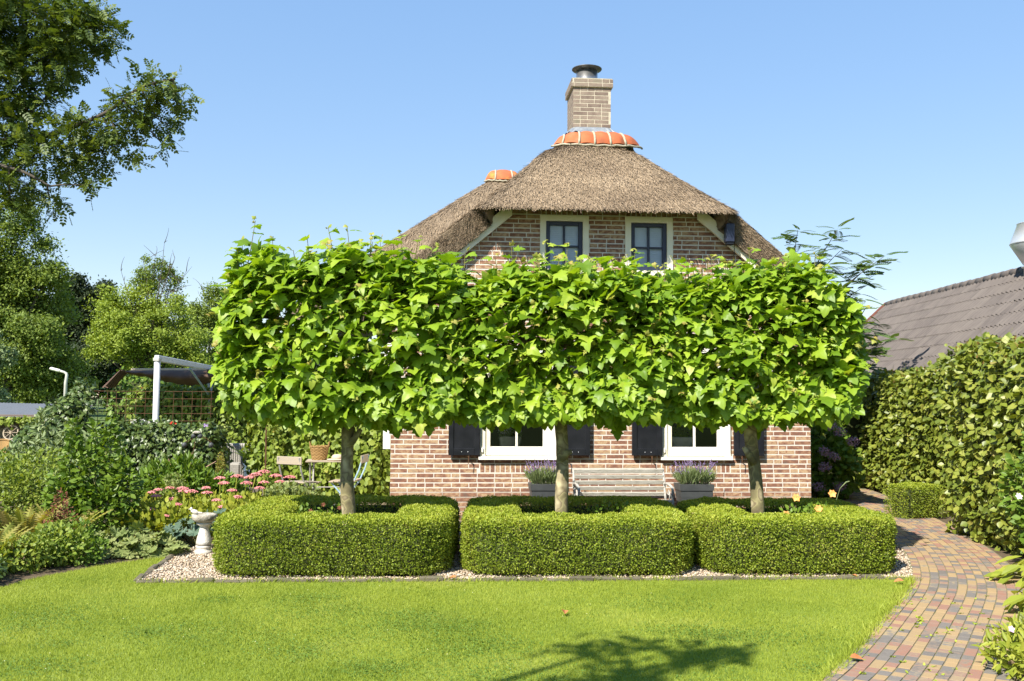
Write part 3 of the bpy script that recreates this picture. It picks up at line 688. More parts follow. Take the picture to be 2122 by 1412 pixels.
# ridge caps of orange tiles set in cement
def ridge_cap(parent, cu, cv, zb, rx, ry, h, edges, tmat):
    def S(a, t, k=1.):
        a = np.asarray(a); w = np.sqrt(np.maximum(0., 1 - np.abs(a) ** 2.6 * .93)); q = np.sin(t) ** .8
        return np.stack([cu + k * rx * a * (1 - .12 * q), cv - k * ry * np.cos(t) * w, zb + .07 * np.abs(a) ** 2 + k * h * q * w], -1)
    t = np.linspace(.0, math.pi, 25); a = np.linspace(-1, 1, 33); A, T = np.meshgrid(a, t, indexing='ij')
    MB().grid(S(A, T, .965)).build('cement_bed', m_cement, parent, True)
    for k in range(len(edges) - 1):
        g0, g1 = edges[k] + .022, edges[k + 1] - .022; a = np.linspace(g0, g1, 9); A, T = np.meshgrid(a, np.linspace(.07, 1.5, 12), indexing='ij')
        P = S(A, T); bul = 1 - (2 * (A - g0) / (g1 - g0) - 1) ** 2; P[..., 2] += .014 * bul; P[..., 1] -= .016 * bul
        Q = S(A, T, .95); mb = MB(); mb.grid(P); mb.grid(np.stack([P[0], Q[0]])); mb.grid(np.stack([Q[-1], P[-1]])); mb.grid(np.stack([Q[:, 0], P[:, 0]]))
        mb.build('ridge_tile', tmat, parent, True)
        if k:
            tt = np.linspace(.03, 1.55, 12); pts = S(np.full(12, edges[k]), tt, 1.01); MB().tube(pts, .018, 6).build('cement_joint', m_cement, parent, True)
    a = np.linspace(-.97, .97, 40); pts = S(a, np.full(40, .02), 1.01); pts[:, 2] += .006 * np.sin(a * 23); MB().tube(pts, .016, 6).build('cement_joint', m_cement, parent, True)
ridge_cap(roof, 2.93, 1.66, 5.27, .70, .52, .315, [-.99, -.78, -.45, -.12, .22, .55, .99], m_rtile)
ridge_cap(roof2, 1.78, 5.45, 5.58, .36, .5, .30, [-.99, -.45, .45, .99], m_rtile2)

# chimney
chim = MB().box(2.575, 3.14, 1.48, 2.14, 5.2, 6.37).build('chimney', m_chimortar, house)
def brick_face(parent, o, ux, uy, nrm, L_, z0, rows, mat, ph):
    for r_ in range(rows):
        x = -((r_ % 2) * .11 + ph)
        while x < L_ - .02:
            l = .205 if random.random() < .7 else .10; a, b = max(0, x), min(L_, x + l); x += l + .010
            if b - a < .03: continue
            V, F = chamf_top(b - a, .050, .016, .0015)
            c = np.array(o) + np.array(ux) * (a + b) / 2 + np.array([0, 0, z0 + (r_ + .5) * .0615])
            P = c + V[:, :1] * np.array(ux) + V[:, 1:2] * np.array([0, 0, 1.]) + (V[:, 2:3] - .0135) * np.array(nrm)
            MB().add(P, F).build('brick', mat, parent)
brick_face(chim, (2.575, 1.48, 0), (1, 0, 0), 0, (0, -1, 0), .565, 5.58, 11, m_brickdark, 0)
brick_face(chim, (2.575, 2.14, 0), (0, -1, 0), 0, (-1, 0, 0), .66, 5.58, 11, m_brickdark, .05)
cor = MB().box(2.545, 3.17, 1.45, 2.17, 6.258, 6.378).build('corbel', m_chimortar, chim)
brick_face(chim, (2.545, 1.45, 0), (1, 0, 0), 0, (0, -1, 0), .625, 6.257, 2, m_brickdark, .07)
brick_face(chim, (2.545, 2.17, 0), (0, -1, 0), 0, (-1, 0, 0), .72, 6.257, 2, m_brickdark, .02)
MB().box(2.56, 3.155, 1.465, 2.155, 6.377, 6.392).build('crown_slab', m_cement, chim)
pc_ = (2.83, 1.82, 6.39)
MB().lathe([(.235, 0), (.235, .018), (.205, .03), (.17, .045), (.165, .05), (.165, .255), (.16, .255), (.16, .03)], pc_, 28).build('flue_pipe', m_steel, chim, True)
MB().lathe([(.166, .228), (.172, .232), (.222, .242), (.230, .25), (.230, .258), (.165, .268), (.15, .262)], pc_, 28).build('flue_hood', m_steeldark, chim, True)
# lead flashing
a = np.linspace(0, 2 * math.pi, 49); G = np.zeros((2, 49, 3))
for j, (ru, rv, zz) in enumerate(((.305, .35, 5.645), (.40, .44, 5.545))):
    c, s_ = np.cos(a), np.sin(a); e = .3
    G[j, :, 0] = 2.857 + ru * np.sign(c) * np.abs(c) ** e; G[j, :, 1] = 1.81 + rv * np.sign(s_) * np.abs(s_) ** e; G[j, :, 2] = zz + j * .015 * np.sin(a * 13)
MB().grid(G, flip=True).build('lead_flashing', m_lead, chim)

# bargeboards: boards on the gable slopes under the thatch
for sg in (-1, 1):
    mb = MB(); du0, du1 = 1.24, 2.95; th = .19
    for a, b in ((du0, du1),):
        pts = [(UC + sg * a, 5.2 - SL * a + .02), (UC + sg * b, 5.2 - SL * b + .02), (UC + sg * b, 5.2 - SL * b - .165), (UC + sg * a, 5.2 - SL * a - .165)]
        prism(mb, pts if sg > 0 else pts[::-1], -.10, -.055)
    mb.build('bargeboard', m_cream, house)
# soffit filling between boards and wall
for sg in (-1, 1):
    mb = MB(); pts = [(UC + sg * 1.24, 5.2 - SL * 1.24 + .01), (UC + sg * 2.9, 5.2 - SL * 2.9 + .01), (UC + sg * 2.9, 5.2 - SL * 2.9 - .06), (UC + sg * 1.24, 5.2 - SL * 1.24 - .06)]
    prism(mb, pts if sg > 0 else pts[::-1], -.056, .004); mb.build('soffit', m_cream, house)

# windows
def bxp(name, parent, mat, *b): return MB().cbox(((b[0] + b[1]) / 2, (b[2] + b[3]) / 2, (b[4] + b[5]) / 2), (b[1] - b[0], b[3] - b[2], b[5] - b[4]), .003).build(name, mat, parent)
for u0, u1, z0, z1 in OPEN[2:]:
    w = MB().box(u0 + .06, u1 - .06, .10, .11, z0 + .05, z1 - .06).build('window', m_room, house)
    bxp('frame', w, m_cream, u0 - .012, u0 + .068, -.022, .09, z0 - .004, z1); bxp('frame', w, m_cream, u1 - .068, u1 + .012, -.022, .09, z0 - .004, z1)
    bxp('frame', w, m_cream, u0 - .011, u1 + .011, -.024, .09, z1 - .064, z1 + .018); bxp('sill', w, m_cream, u0 - .01, u1 + .01, -.045, .09, z0 - .012, z0 + .055)
    a, b, c, d = u0 + .068, u1 - .068, z0 + .058, z1 - .067
    for q in ((a, a + .055, c, d), (b - .055, b, c, d)): bxp('sash', w, m_blue, q[0], q[1], .005, .06, q[2], q[3])
    for q in ((a + .055, b - .055, c, c + .06), (a + .055, b - .055, d - .05, d)): bxp('sash', w, m_blue, q[0], q[1], .006, .059, q[2], q[3])
    um, zm = (a + b) / 2, (c + d) / 2 - .01
    bxp('glazing_bar', w, m_blue, um - .014, um + .014, .012, .05, c + .06, d - .05); bxp('glazing_bar', w, m_blue, a + .055, b - .055, .014, .048, zm - .012, zm + .012)
    for x0, x1 in ((a + .055, um), (um, b - .055)):
        for y0, y1 in ((c + .06, zm), (zm, d - .05)): MB().add([(x0, .04, y0), (x1, .04, y0), (x1, .04, y1), (x0, .04, y1)], [(0, 1, 2, 3)]).build('pane', m_glass, w)
    z = c + .06
    sl_ = MB().box(0, b - a - .09, -.0155, .0155, -.0012, .0012).mesh('blind_slat', m_blind)
    while z < d - .05: link('blind_slat', sl_, w, loc=(a + .045, .066, z), rot=(R(66), 0, 0)); z += .026
for wi, (u0, u1, z0, z1) in enumerate(OPEN[:2]):
    w = MB().box(u0 - .02, u1 + .02, -.06, .10, z0 - .002, z0 + .042).build('window', m_white, house)       # starts as its sill
    bxp('frame', w, m_cream, u0, u0 + .07, -.03, .10, z0 + .043, z1); bxp('frame', w, m_white, u1 - .07, u1, -.03, .10, z0 + .043, z1); bxp('frame', w, m_white, u0 + .07, u1 - .07, -.028, .10, z1 - .07, z1 - .001)
    a, b, c, d = u0 + .072, u1 - .072, z0 + .05, z1 - .072
    bxp('sash', w, m_cream, a, a + .062, -.012, .05, c, d); bxp('sash', w, m_white, b - .10, b, -.012, .05, c, d)
    bxp('sash', w, m_white, a + .062, b - .10, -.013, .049, c, c + .115); bxp('sash', w, m_white, a + .062, b - .10, -.013, .049, d - .07, d)
    um = (a + .062 + b - .10) / 2
    bxp('glazing_bar', w, m_white, um - .014, um + .014, -.006, .045, c + .115, d - .07); bxp('glazing_bar', w, m_white, a + .062, b - .10, -.004, .043, 1.72, 1.745)
    for x0, x1 in ((a + .062, um), (um, b - .10)):
        for y0, y1 in ((c + .115, 1.73), (1.73, d - .07)): MB().add([(x0, .025, y0), (x1, .025, y0), (x1, .025, y1), (x0, .025, y1)], [(0, 1, 2, 3)]).build('pane', m_glass, w)
    bxp('inner_sill', w, m_stone, u0 - .02, u1 + .02, .223, .45, z0 + .06, z0 + .085)
    for sg, (s0, s1) in zip((-1, 1), ((u0 - .41, u0 - .005), (u1 + .035, u1 + .44))):
        s = MB().cbox(((s0 + s1) / 2, -.058, 1.55), (s1 - s0 - .10, .014, 1.36), .002).build('shutter', m_black, house)
        bxp('stile', s, m_black, s0, s0 + .065, -.078, -.04, .855, 2.25); bxp('stile', s, m_black, s1 - .065, s1, -.078, -.04, .855, 2.25)
        for za, zb in ((.856, .945), (1.5, 1.58), (2.17, 2.249)): bxp('rail', s, m_black, s0 + .065, s1 - .065, -.077, -.041, za, zb)
        for q in (.42, .62): MB().lathe([(.0, 0), (.006, 0), (.005, .004), (0, .006)], n=8).build('screw', m_galv, s, loc=(s0 + (s1 - s0) * q, -.078, .90), rot=(R(90), 0, 0))
        x = (s0 + s1) / 2 - sg * .08 - .02
        MB().tube([(x, .005, .82), (x, -.05, .815), (x, -.075, .835), (x, -.083, .85), (x, -.088, .80), (x - .006, -.09, .74)], [.006, .006, .007, .006, .006, .004], 6).build('shutter_hook', m_rust, s)
        if sg < 0: MB().lathe([(.014, 0), (.014, .05), (.01, .056)], n=10).build('hinge', m_white, w, loc=(u0 + .03, -.04, .895), rot=(0, 0, 0))
# dark interior
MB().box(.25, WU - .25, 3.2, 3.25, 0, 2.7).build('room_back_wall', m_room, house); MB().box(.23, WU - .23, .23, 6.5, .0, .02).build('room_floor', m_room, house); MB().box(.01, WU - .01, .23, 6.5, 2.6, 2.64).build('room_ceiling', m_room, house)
# downpipe and side window trim on the left corner
mb = MB().box(-.10, -.012, .02, .05, .93, 2.3); mb.box(-.03, -.004, -.0, .018, .93, 2.3); mb.build('side_shutter_edge', m_white, house)

def hp(u, v, z=0):                                   # house frame to world
    p = HO + u * U + v * VV; return (p[0], p[1], z)
# alarm box under the right eave
ab = thing('alarm_box', 'small dark blue box fixed to the right bargeboard under the thatch', 'alarm box', hp(4.42, -.15, 3.66), TH)
bx = MB().cbox((0, -.06, .13), (.115, .12, .25), .012).build('case', m_blue, ab); MB().cbox((0, -.065, -.012), (.10, .10, .03), .008).build('lens', m_black, ab)
MB().tube([(.05, -.02, .0), (.085, -.01, .03), (.10, .03, -.06), (.095, .04, -.14), (.06, .05, -.17)], .005, 5).build('cable', m_black, ab)
MB().cbox((0, .02, .12), (.05, .06, .06), .004).build('bracket', m_black, ab)

# pots on the inner window sills
for i, (u0, lab) in enumerate(((1.565, 'white stone pot with a pale flowering plant behind the window nearer the house corner with the vine'), (3.90, 'white stone pot with a leafy plant behind the window above the bench end'))):
    t = thing('window_pot', ('white stone pot with a small flowering plant inside the window left of the bench', 'white stone pot with a leafy plant inside the window right of the bench')[i], 'pot', hp(u0, .31, .886), TH, 'pots on the window sills')
    MB().add(*(lambda V, F: (V * np.array([1, 1, 1]) * (1 + .18 * (V[:, 2:3] + .07) / .14 * np.array([1, 1, 0])) + np.array([0, 0, .10]), F))(*chamf_full(.25, .12, .20, .012))).build('pot', m_stone, t)
    p, nn = blob_pts([(-.07, 0, .25, .09, .06, .08), (.07, 0, .25, .09, .06, .07), (0, 0, .28, .08, .06, .09)], 420)
    scatter('foliage', T_OVATE, p, nn + rng.normal(0, .5, nn.shape), nn + [0, -.5, .4], rng.uniform(.025, .045, 420), m_greyleaf if i == 0 else m_shrub, t)
    if i == 0:
        p, nn = blob_pts([(-.07, -.02, .29, .09, .06, .06), (.08, -.02, .29, .09, .06, .06)], 260, .8); scatter('flowers', OCT, p, rdir(260), rdir(260), rng.uniform(.006, .012, 260), m_white_fl, t)

# ------------------------------------------------------------------ row of pleached plane trees
def row_y(x): return 9.68 + .055 * (x - .5)
def plane_tree(tx, x0, x1, top, bot, lab, lean, seed, knots, endside=0):
    t = thing('plane_tree', lab, 'tree', (tx, row_y(tx), 0), 0, 'clipped plane trees in a row before the house')
    o0 = np.array([tx, row_y(tx), 0])
    zz = np.linspace(-.05, 1.95, 13); pts = np.array([(lean * (z / 1.4) * (1 if z < 1.6 else 1.1) + .012 * math.sin(z * 5 + seed), .01 * math.sin(z * 4 + seed), z) for z in zz])
    rad = np.array([.082, .076, .073, .071, .070, .068, .067, .067, .070, .078, .07, .06, .05]) * .93
    V, F = tube(pts, rad, 14); V += (.006 * wob(V, 9, seed))[:, None] * np.array([1, 1, 0])
    tr = MB().add(V, F).build('trunk', m_bark, t, True)
    for kz, kx, l in knots: MB().tube([(lean * kz / 1.4, -.02, kz - .02), (lean * kz / 1.4 + kx * .5, -.05, kz + .06), (lean * kz / 1.4 + kx, -.06, kz + l)], [.045, .036, .022], 8).build('branch', m_bark, t, True)
    zc = (top + bot) / 2
    # limbs trained sideways
    for z in (bot + .25, zc, top - .5, top - .25):
        for sg in (-1, 1):
            xe = (x1 if sg > 0 else x0) - tx; m = 6
            p = np.array([(lean + (xe * .93 - lean) * q, .04 * math.sin(5 * q + z + sg), z - .12 + .12 * min(1, 3 * q) + .03 * math.sin(7 * q + z)) for q in np.linspace(0, 1, m)])
            MB().tube(p, np.linspace(.035, .010, m), 6).build('branch', m_bark, t, True)
    cr_mb = []
    # leaf positions: rounded box, most leaves in the outer skin
    n = 3600
    sx = (x1 - x0) / 2; cx = (x0 + x1) / 2 - tx; sz = (top - bot) / 2; sy = .50
    u = rng.uniform(-1, 1, (n, 3)); ax = rng.choice(3, n, p=[.14, .58, .28]); sgn = np.where(rng.random(n) < .5, -1, 1)
    sgn = np.where((ax == 1) & (rng.random(n) < .6), -1, sgn); sgn = np.where((ax == 2) & (rng.random(n) < .5), 1, sgn)
    u[np.arange(n), ax] = sgn * (1 - .75 * rng.random(n) ** 1.5)
    # round the box
    ex = np.abs(u); ln = (ex[:, 0] ** 5 + ex[:, 1] ** 3 + ex[:, 2] ** 4.2) ** .22; u = u / np.maximum(1, ln)[:, None]
    P = np.stack([cx + u[:, 0] * sx, u[:, 1] * sy, zc + u[:, 2] * sz], 1)
    P[:, 1] += .17 * wob(P + seed, 2.6); P[:, 2] += .14 * wob(P * [1, .3, .3] + seed, 2.9) * (u[:, 2] > .3) + .05 * wob(P + 5, 3) * (u[:, 2] < -.5)
    if endside:
        te = np.clip((endside * (P[:, 0] - cx) - (sx - .75)) / .75, 0, 1); P[:, 2] = (zc - .1) + (P[:, 2] - zc + .1) * (1 - .24 * te ** 2)
    P[:, 2] += .085 * np.clip(u[:, 2], 0, 1) * (1 - 1.4 * ((P[:, 0] - cx) / sx) ** 2)
    P[:, 2] += np.where(u[:, 2] > .5, .10 * np.abs(rng.normal(0, 1, n)) * rng.random(n), 0)
    out = unit(np.stack([u[:, 0] * .5 * np.abs(u[:, 0]), u[:, 1], .35 * u[:, 2]], 1))
    nrm = out * .3 + np.array([-.22, -.32, .95]) + rng.normal(0, .42, (n, 3))
    dr = out * .9 + np.array([0, -.15, -.45]) + rng.normal(0, .55, (n, 3))
    S = np.clip(rng.normal(.128, .038, n), .05, .21)
    lower = u[:, 2] < -.45; dr[lower, 2] -= .5; nrm[lower] += [0, -.6, -.2]
    # shoots on the top
    shP = []; shD = []; shN = []; shS = []; tw = MB(); new = []
    for k in range(40):
        bxx = (rng.uniform(x0 + .1, x1 - .1) if k % 2 else np.clip(rng.normal((x0 + x1) / 2, .35), x0 + .1, x1 - .1)) - tx; h = rng.uniform(.12, .36) if k > 3 else rng.uniform(.34, .50); by = rng.uniform(-.3, .2); bz = top - .22
        tip = np.array([bxx + rng.normal(0, .06), by - .03, bz + h + .2]); b0 = np.array([bxx, by, bz]); MB().tube([b0, (b0 + tip) / 2 + [.01, 0, 0], tip], [.007, .005, .003], 5).build('shoot', m_twig, t)
        for q in list(np.arange(.25, 1.0, .14)) + [.05, .1, .15, .2, .3, .4, .5]:
            p = b0 + (tip - b0) * q; a = rng.uniform(0, 6.3); shP.append(p + .03 * np.array([math.cos(a), math.sin(a), 0])); shD.append([math.cos(a), math.sin(a), .25 - .3 * rng.random()]); shN.append([.2 * rng.normal() - .3, -.4 + .2 * rng.normal(), 1]); shS.append(.19 * (1.15 - .6 * q) * rng.uniform(.75, 1.2))
        new.append(tip)
    # petiole shoots in the front
    for k in range(60):
        p = np.array([rng.uniform(x0, x1) - tx, -.5 + .08 * rng.normal(), rng.uniform(bot + .1, top - .15)]); new.append(p + [0, -.05, .02]); tw.tube([p + [rng.normal(0, .05), .2, -.08], p, p + [0, -.05, .02]], [.006, .004, .002], 4)
    tw.build('leaf_stalks', m_twig, t, kind='stuff')
    P = np.vstack([P, shP]); dr = np.vstack([dr, shD]); nrm = np.vstack([nrm, shN]); S = np.concatenate([S, shS]); n = len(P)
    sc_ = -P[:, 1] * 2 + 5 * (P[:, 2] > top - .05) + 3 * S + .5 * rng.random(n)
    order = np.argsort(-sc_); big = order[:300]; rest = order[300:]
    vi = rng.integers(0, 4, n); x_, y_, z_ = axes(dr, nrm)
    cr = None; VS = []; LS = []; CS = []; AS = []; off = 0
    for k in range(4):
        r_ = rest[vi[rest] == k]; V, L_, C_, a_ = scatter_arrays(T_PLANE[k], P[r_], dr[r_], nrm[r_], S[r_]); VS.append(V); LS.append(L_ + off); CS.append(C_); AS.append(a_); off += len(V)
    crown = link('crown', mesh_np('crown', np.vstack(VS), np.concatenate(LS), np.concatenate(CS), m_planeleaf, np.concatenate(AS), True), t, kind='stuff')
    for i in big: link('leaf', LEAFME[vi[i]], crown, mat4=mat4(P[i], x_[i], y_[i], z_[i], S[i]))
    nw = np.repeat(np.array(new), 2, 0); m = len(nw)
    scatter('young_leaves', T_PLANE[1], nw + rng.normal(0, .012, nw.shape), rdir(m) + [0, -.5, .2], rdir(m) * .5 + [0, -.5, .8], rng.uniform(.025, .065, m), m_newleaf, crown)
LEAFME = [MB().add(np.array(v), f, 0.).mesh('leaf', m_planeleaf, True) for v, f in T_PLANE]
plane_tree(-1.57, -2.84, -.42, 2.86, 1.36, 'clipped plane tree at the vine end of the row, beside the bird bath', -.06, 1., [(1.12, .14, .16)], -1)
plane_tree(.53, -.66, 1.64, 2.72, 1.40, 'middle clipped plane tree, its trunk beside the end of the white bench', -.04, 2.4, [(1.0, .10, .07)])
plane_tree(2.52, 1.40, 3.46, 2.70, 1.40, 'clipped plane tree nearest the brick path with a crooked knotty trunk', -.11, 4.1, [(.98, -.11, .14)], 1)

# ------------------------------------------------------------------ box hedges
def rsq(x0, y0, x1, y1, r=.13, n=5, sl=.055):
    P = []
    for cx, cy, a0 in ((x1 - r, y1 - r, 0), (x0 + r, y1 - r, 90), (x0 + r, y0 + r, 180), (x1 - r, y0 + r, 270)):
        for k in range(n + 1): a = R(a0 + 90 * k / n); P.append((cx + r * math.cos(a), cy + r * math.sin(a)))
    P = np.array(P); P[:, 1] += sl * (P[:, 0] - (x0 + x1) / 2); return P
def box_hedge(P, ht, h, n, lab, closed=True, group='box hedges', bias=None, sz=(.014, .024), amp=.020):
    c = np.asarray(P).mean(0); t = thing('box_hedge', lab, 'hedge', (c[0], c[1], 0), 0, group); Q = np.asarray(P) - c
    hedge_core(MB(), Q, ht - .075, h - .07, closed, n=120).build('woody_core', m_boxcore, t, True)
    pos, nn = hedge_pts(Q, ht, h, n, closed, .02, amp, 5., .27, bias=bias or hedge_bias(1, 1, 1))
    pos += nn * rng.normal(0, .011, n)[:, None]
    scatter('foliage', T_RHOMB, pos - nn * .01, nn * .5 + rng.normal(0, .6, nn.shape) + [0, 0, .3], nn + rng.normal(0, .55, nn.shape), rng.uniform(*sz, n), m_box, t)
    m = n // 5; pos, nn = hedge_pts(Q, ht, h + .008, m, closed, .02, amp, 5., .27, bias=hedge_bias(.03, 1, .03))
    scatter('fresh_tips', T_RHOMB, pos, nn * .6 + rng.normal(0, .6, nn.shape) + [0, 0, .4], nn + rng.normal(0, .5, nn.shape) + [-.2, -.3, 0], rng.uniform(.014, .024, m), m_boxtip, t)
    return t
BL = ['square box hedge around the first plane tree, beside the bird bath', 'middle square box hedge, around the trunk before the white bench', 'square box hedge around the plane tree beside the brick path']
for (a, b_, c, d_), lab in zip(HB, BL):
    w_ = .27; box_hedge(rsq(a + w_, b_ + w_, c - w_, d_ - w_), w_, .505, 105000, lab, bias=hedge_bias(.45, 1, 1.05))
box_hedge([(5.25, 13.15), (5.75, 13.35)], .22, .45, 9000, 'small low box hedge at the foot of the tall beech hedge', False)

# things growing in the squares
def soilpatch(): pass
def bush(name, lab, cat, base, blobs, n, T, size, mat, twigs=6, group=None, nr=.6, shell=.4, up=.5):
    t = thing(name, lab, cat, (base[0], base[1], 0), 0, group); B = np.array(blobs, float)
    p, nn = blob_pts(B, n, shell); p[:, 2] = np.maximum(p[:, 2], .01)
    scatter('foliage', T, p, nn + rng.normal(0, nr, nn.shape) + [0, 0, .2], nn * .6 + [0, -.25, up] + rng.normal(0, .4, nn.shape), rng.uniform(size[0], size[1], n), mat, t)
    mb = MB()
    for k in range(twigs):
        q = B[k % len(B)]; tip = q[:3] + q[3:6] * rdir(1)[0] * .7; s0 = np.array([q[0] * .3 + rng.normal(0, .03), q[1] * .3 + rng.normal(0, .03), 0]); mid = (s0 + tip) / 2 + rng.normal(0, .04, 3) * [1, 1, 0]
        mb.tube([s0, mid, tip], [.009, .007, .004], 5)
    mb.build('stems', m_twig, t); return t
def blooms(t, pts, T, size, mat, per=5, name='flower'):
    for p in pts:
        m = per; a = np.linspace(0, 2 * math.pi, m, endpoint=False); d = np.stack([np.cos(a), .35 * np.sin(a) - .2, .9 * np.sin(a) + .25], 1)
        scatter(name, T, np.tile(np.array(p, float), (m, 1)), d, np.tile([0., -1, .3], (m, 1)) + rng.normal(0, .2, (m, 3)), np.full(m, size), mat, t, kind=None)
t = bush('rose_bush', 'small rose bush with orange blooms inside the box hedge by the path', 'rose', (2.95, 9.75), [(-.1, 0, .42, .16, .12, .12), (.15, .05, .45, .2, .12, .12), (.02, 0, .3, .25, .2, .2)], 500, T_OVATE, (.035, .06), m_shrub, 8)
blooms(t, [(-.1, -.03, .62), (.27, .0, .66), (.1, -.1, .52), (-.22, -.1, .46)], T_BROAD, .045, m_orange, 6)
t = bush('rose_bush', 'low reddish rose bush inside the box hedge beside the bird bath', 'rose', (-1.98, 9.75), [(-.15, 0, .35, .25, .15, .17), (.2, .0, .36, .2, .15, .17)], 480, T_OVATE, (.03, .055), m_shrub, 8)
blooms(t, [(.12, -.1, .53), (.28, -.1, .5), (.0, -.12, .47)], T_BROAD, .025, m_brownleaf, 5)
bush('seedling', 'thin self-sown seedling rising beside the middle plane trunk', 'plant', (.95, 9.9), [(0, 0, .4, .2, .12, .16), (.2, 0, .42, .12, .1, .12)], 220, T_OVATE, (.025, .05), m_shrub, 4)

# ------------------------------------------------------------------ tall beech hedge on the right
BEL = [MB().add(np.array(T[0]), T[1], 0.).mesh('leaf', m_beech) for T in (T_BROAD, ovate(.38, .82), ovate(.45, .75))]
def beech(P, ht, h, n, lab, hf, group, nb, wl=1., wr=.25):
    c = np.asarray(P, float).mean(0); t = thing('beech_hedge', lab, 'hedge', (c[0], c[1], 0), 0, group); Q = np.asarray(P, float) - c
    hfun = lambda p: hf(p + c)
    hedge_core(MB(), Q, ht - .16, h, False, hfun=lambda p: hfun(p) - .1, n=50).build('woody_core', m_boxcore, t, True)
    pos, nn = hedge_pts(Q, ht, h, n, False, .02, .06, 2.4, .4, bias=hedge_bias(wr, .45, wl), hfun=hfun)
    # close the two ends
    pos += nn * np.minimum(.05, rng.normal(-.03, .06, n))[:, None]
    d = nn * .45 + rng.normal(0, .6, nn.shape) + [0, 0, -.25]; z = nn * .8 + [-.1, -.25, .45] + rng.normal(0, .35, nn.shape); S = rng.uniform(.05, .105, n)
    w = pos + np.array([c[0], c[1], 0]); key = (w[:, 1] + 3 * (w[:, 0] / w[:, 1] > .545) + 1.5 * (w[:, 2] < .3)) - 8 * S; key += 4 * (nn[:, 0] > .3); o_ = np.argsort(key); big, rest = o_[:nb], o_[nb:]
    f = scatter('foliage', T_BROAD, pos[rest], d[rest], z[rest], S[rest], m_beech, t)
    x_, y_, z_ = axes(d, z)
    for i in big: link('leaf', BEL[i % 3], f, mat4=mat4(pos[i], x_[i], y_[i], z_[i], S[i]))
    m = n // 16; pos, nn = hedge_pts(Q, ht, h + .05, m, False, .02, .06, 2.2, .4, bias=hedge_bias(.0, 1., .12), hfun=lambda p: hfun(p) + .03)
    scatter('young_tips', T_BROAD, pos, nn * .4 + rng.normal(0, .5, nn.shape) + [0, 0, .5], nn + rng.normal(0, .5, nn.shape), rng.uniform(.03, .055, m), m_beechnew, f)
    mb = MB()
    for k in range(26):
        q, _, _ = path_eval(Q, rng.random(1), False); q = q[0]; hh = hfun(q[None])[0]; b = np.array([q[0] + rng.normal(0, .15), q[1], hh - .15]); mb.tube([b, b + [rng.normal(0, .04), 0, .15], b + [rng.normal(0, .07), 0, rng.uniform(.22, .36)]], [.006, .004, .002], 4)
    mb.build('shoots', m_twig, t); return t
hf = lambda p: 2.28 - .035 * (p[:, 1] - 9.4) + .05 * np.sin(p[:, 1] * 2.3)
beech([(5.75, 6.6), (5.62, 9.3), (5.70, 11.55)], .5, 2.3, 13000, 'tall clipped beech hedge section nearest the viewer along the brick path', hf, 'beech hedges', 300, wl=.05, wr=1.)
beech([(6.62, 11.9), (6.75, 14), (6.75, 17.2)], .5, 2.1, 13000, 'far section of the beech hedge set back behind the small box hedge', hf, 'beech hedges', 200, wl=.05, wr=1.)
beech([(2.8, 17.7), (7.2, 17.7)], .45, 2.1, 7000, 'shaded stretch of hedge closing the garden behind the house corner', hf, 'beech hedges', 0, wl=.05, wr=1.)

# ------------------------------------------------------------------ bench, planters
bn = thing('garden_bench', 'weathered white slatted bench with cast iron ends against the brick wall', 'bench', hp(2.93, -.52, 0), TH)
V, F = chamf_full(1.16, .052, .022, .005); slm = MB().add(V, F).mesh('back_slat', m_benchw); V, F = chamf_full(1.16, .066, .024, .004); sls = MB().add(V, F).mesh('seat_slat', m_benchw)
for k in range(5): link('back_slat', slm, bn, loc=(0, .17 + .022 * k, .385 + .071 * k), rot=(R(107 - 2 * k) - math.pi, random.gauss(0, .003), 0))
for k in range(5): link('seat_slat', sls, bn, loc=(0, -.22 + .078 * k, .335 - .006 * k), rot=(R(-3), 0, 0))
for sg in (-1, 1):
    x = sg * .585; mb = MB()
    mb.tube([(x, .13, .30), (x, .17, .40), (x, .23, .56), (x, .285, .70)], [.018, .016, .016, .012], 8)
    mb.tube([(x, .20, .50), (x, .08, .525), (x, -.08, .52), (x, -.20, .50), (x, -.235, .47), (x, -.215, .445), (x, -.19, .455)], [.014, .016, .018, .018, .016, .014, .008], 8)
    mb.tube([(x, -.235, .46), (x, -.20, .40), (x, -.25, .33), (x, -.22, .2), (x, -.27, .0)], [.014, .013, .017, .014, .020], 8)
    mb.tube([(x, -.25, .32), (x, 0, .30), (x, .16, .31)], .015, 8); mb.tube([(x, .15, .31), (x, .18, .18), (x, .28, .0)], [.016, .014, .02], 8)
    mb.tube([(x, -.05, .31), (x, -.09, .40), (x, -.02, .45), (x, .02, .41), (x, -.02, .39)], .009, 6); mb.build('end_frame', m_iron, bn, True)
MB().tube([(-.58, .05, .22), (.58, .05, .22)], .009, 6).build('tie_rod', m_iron, bn)
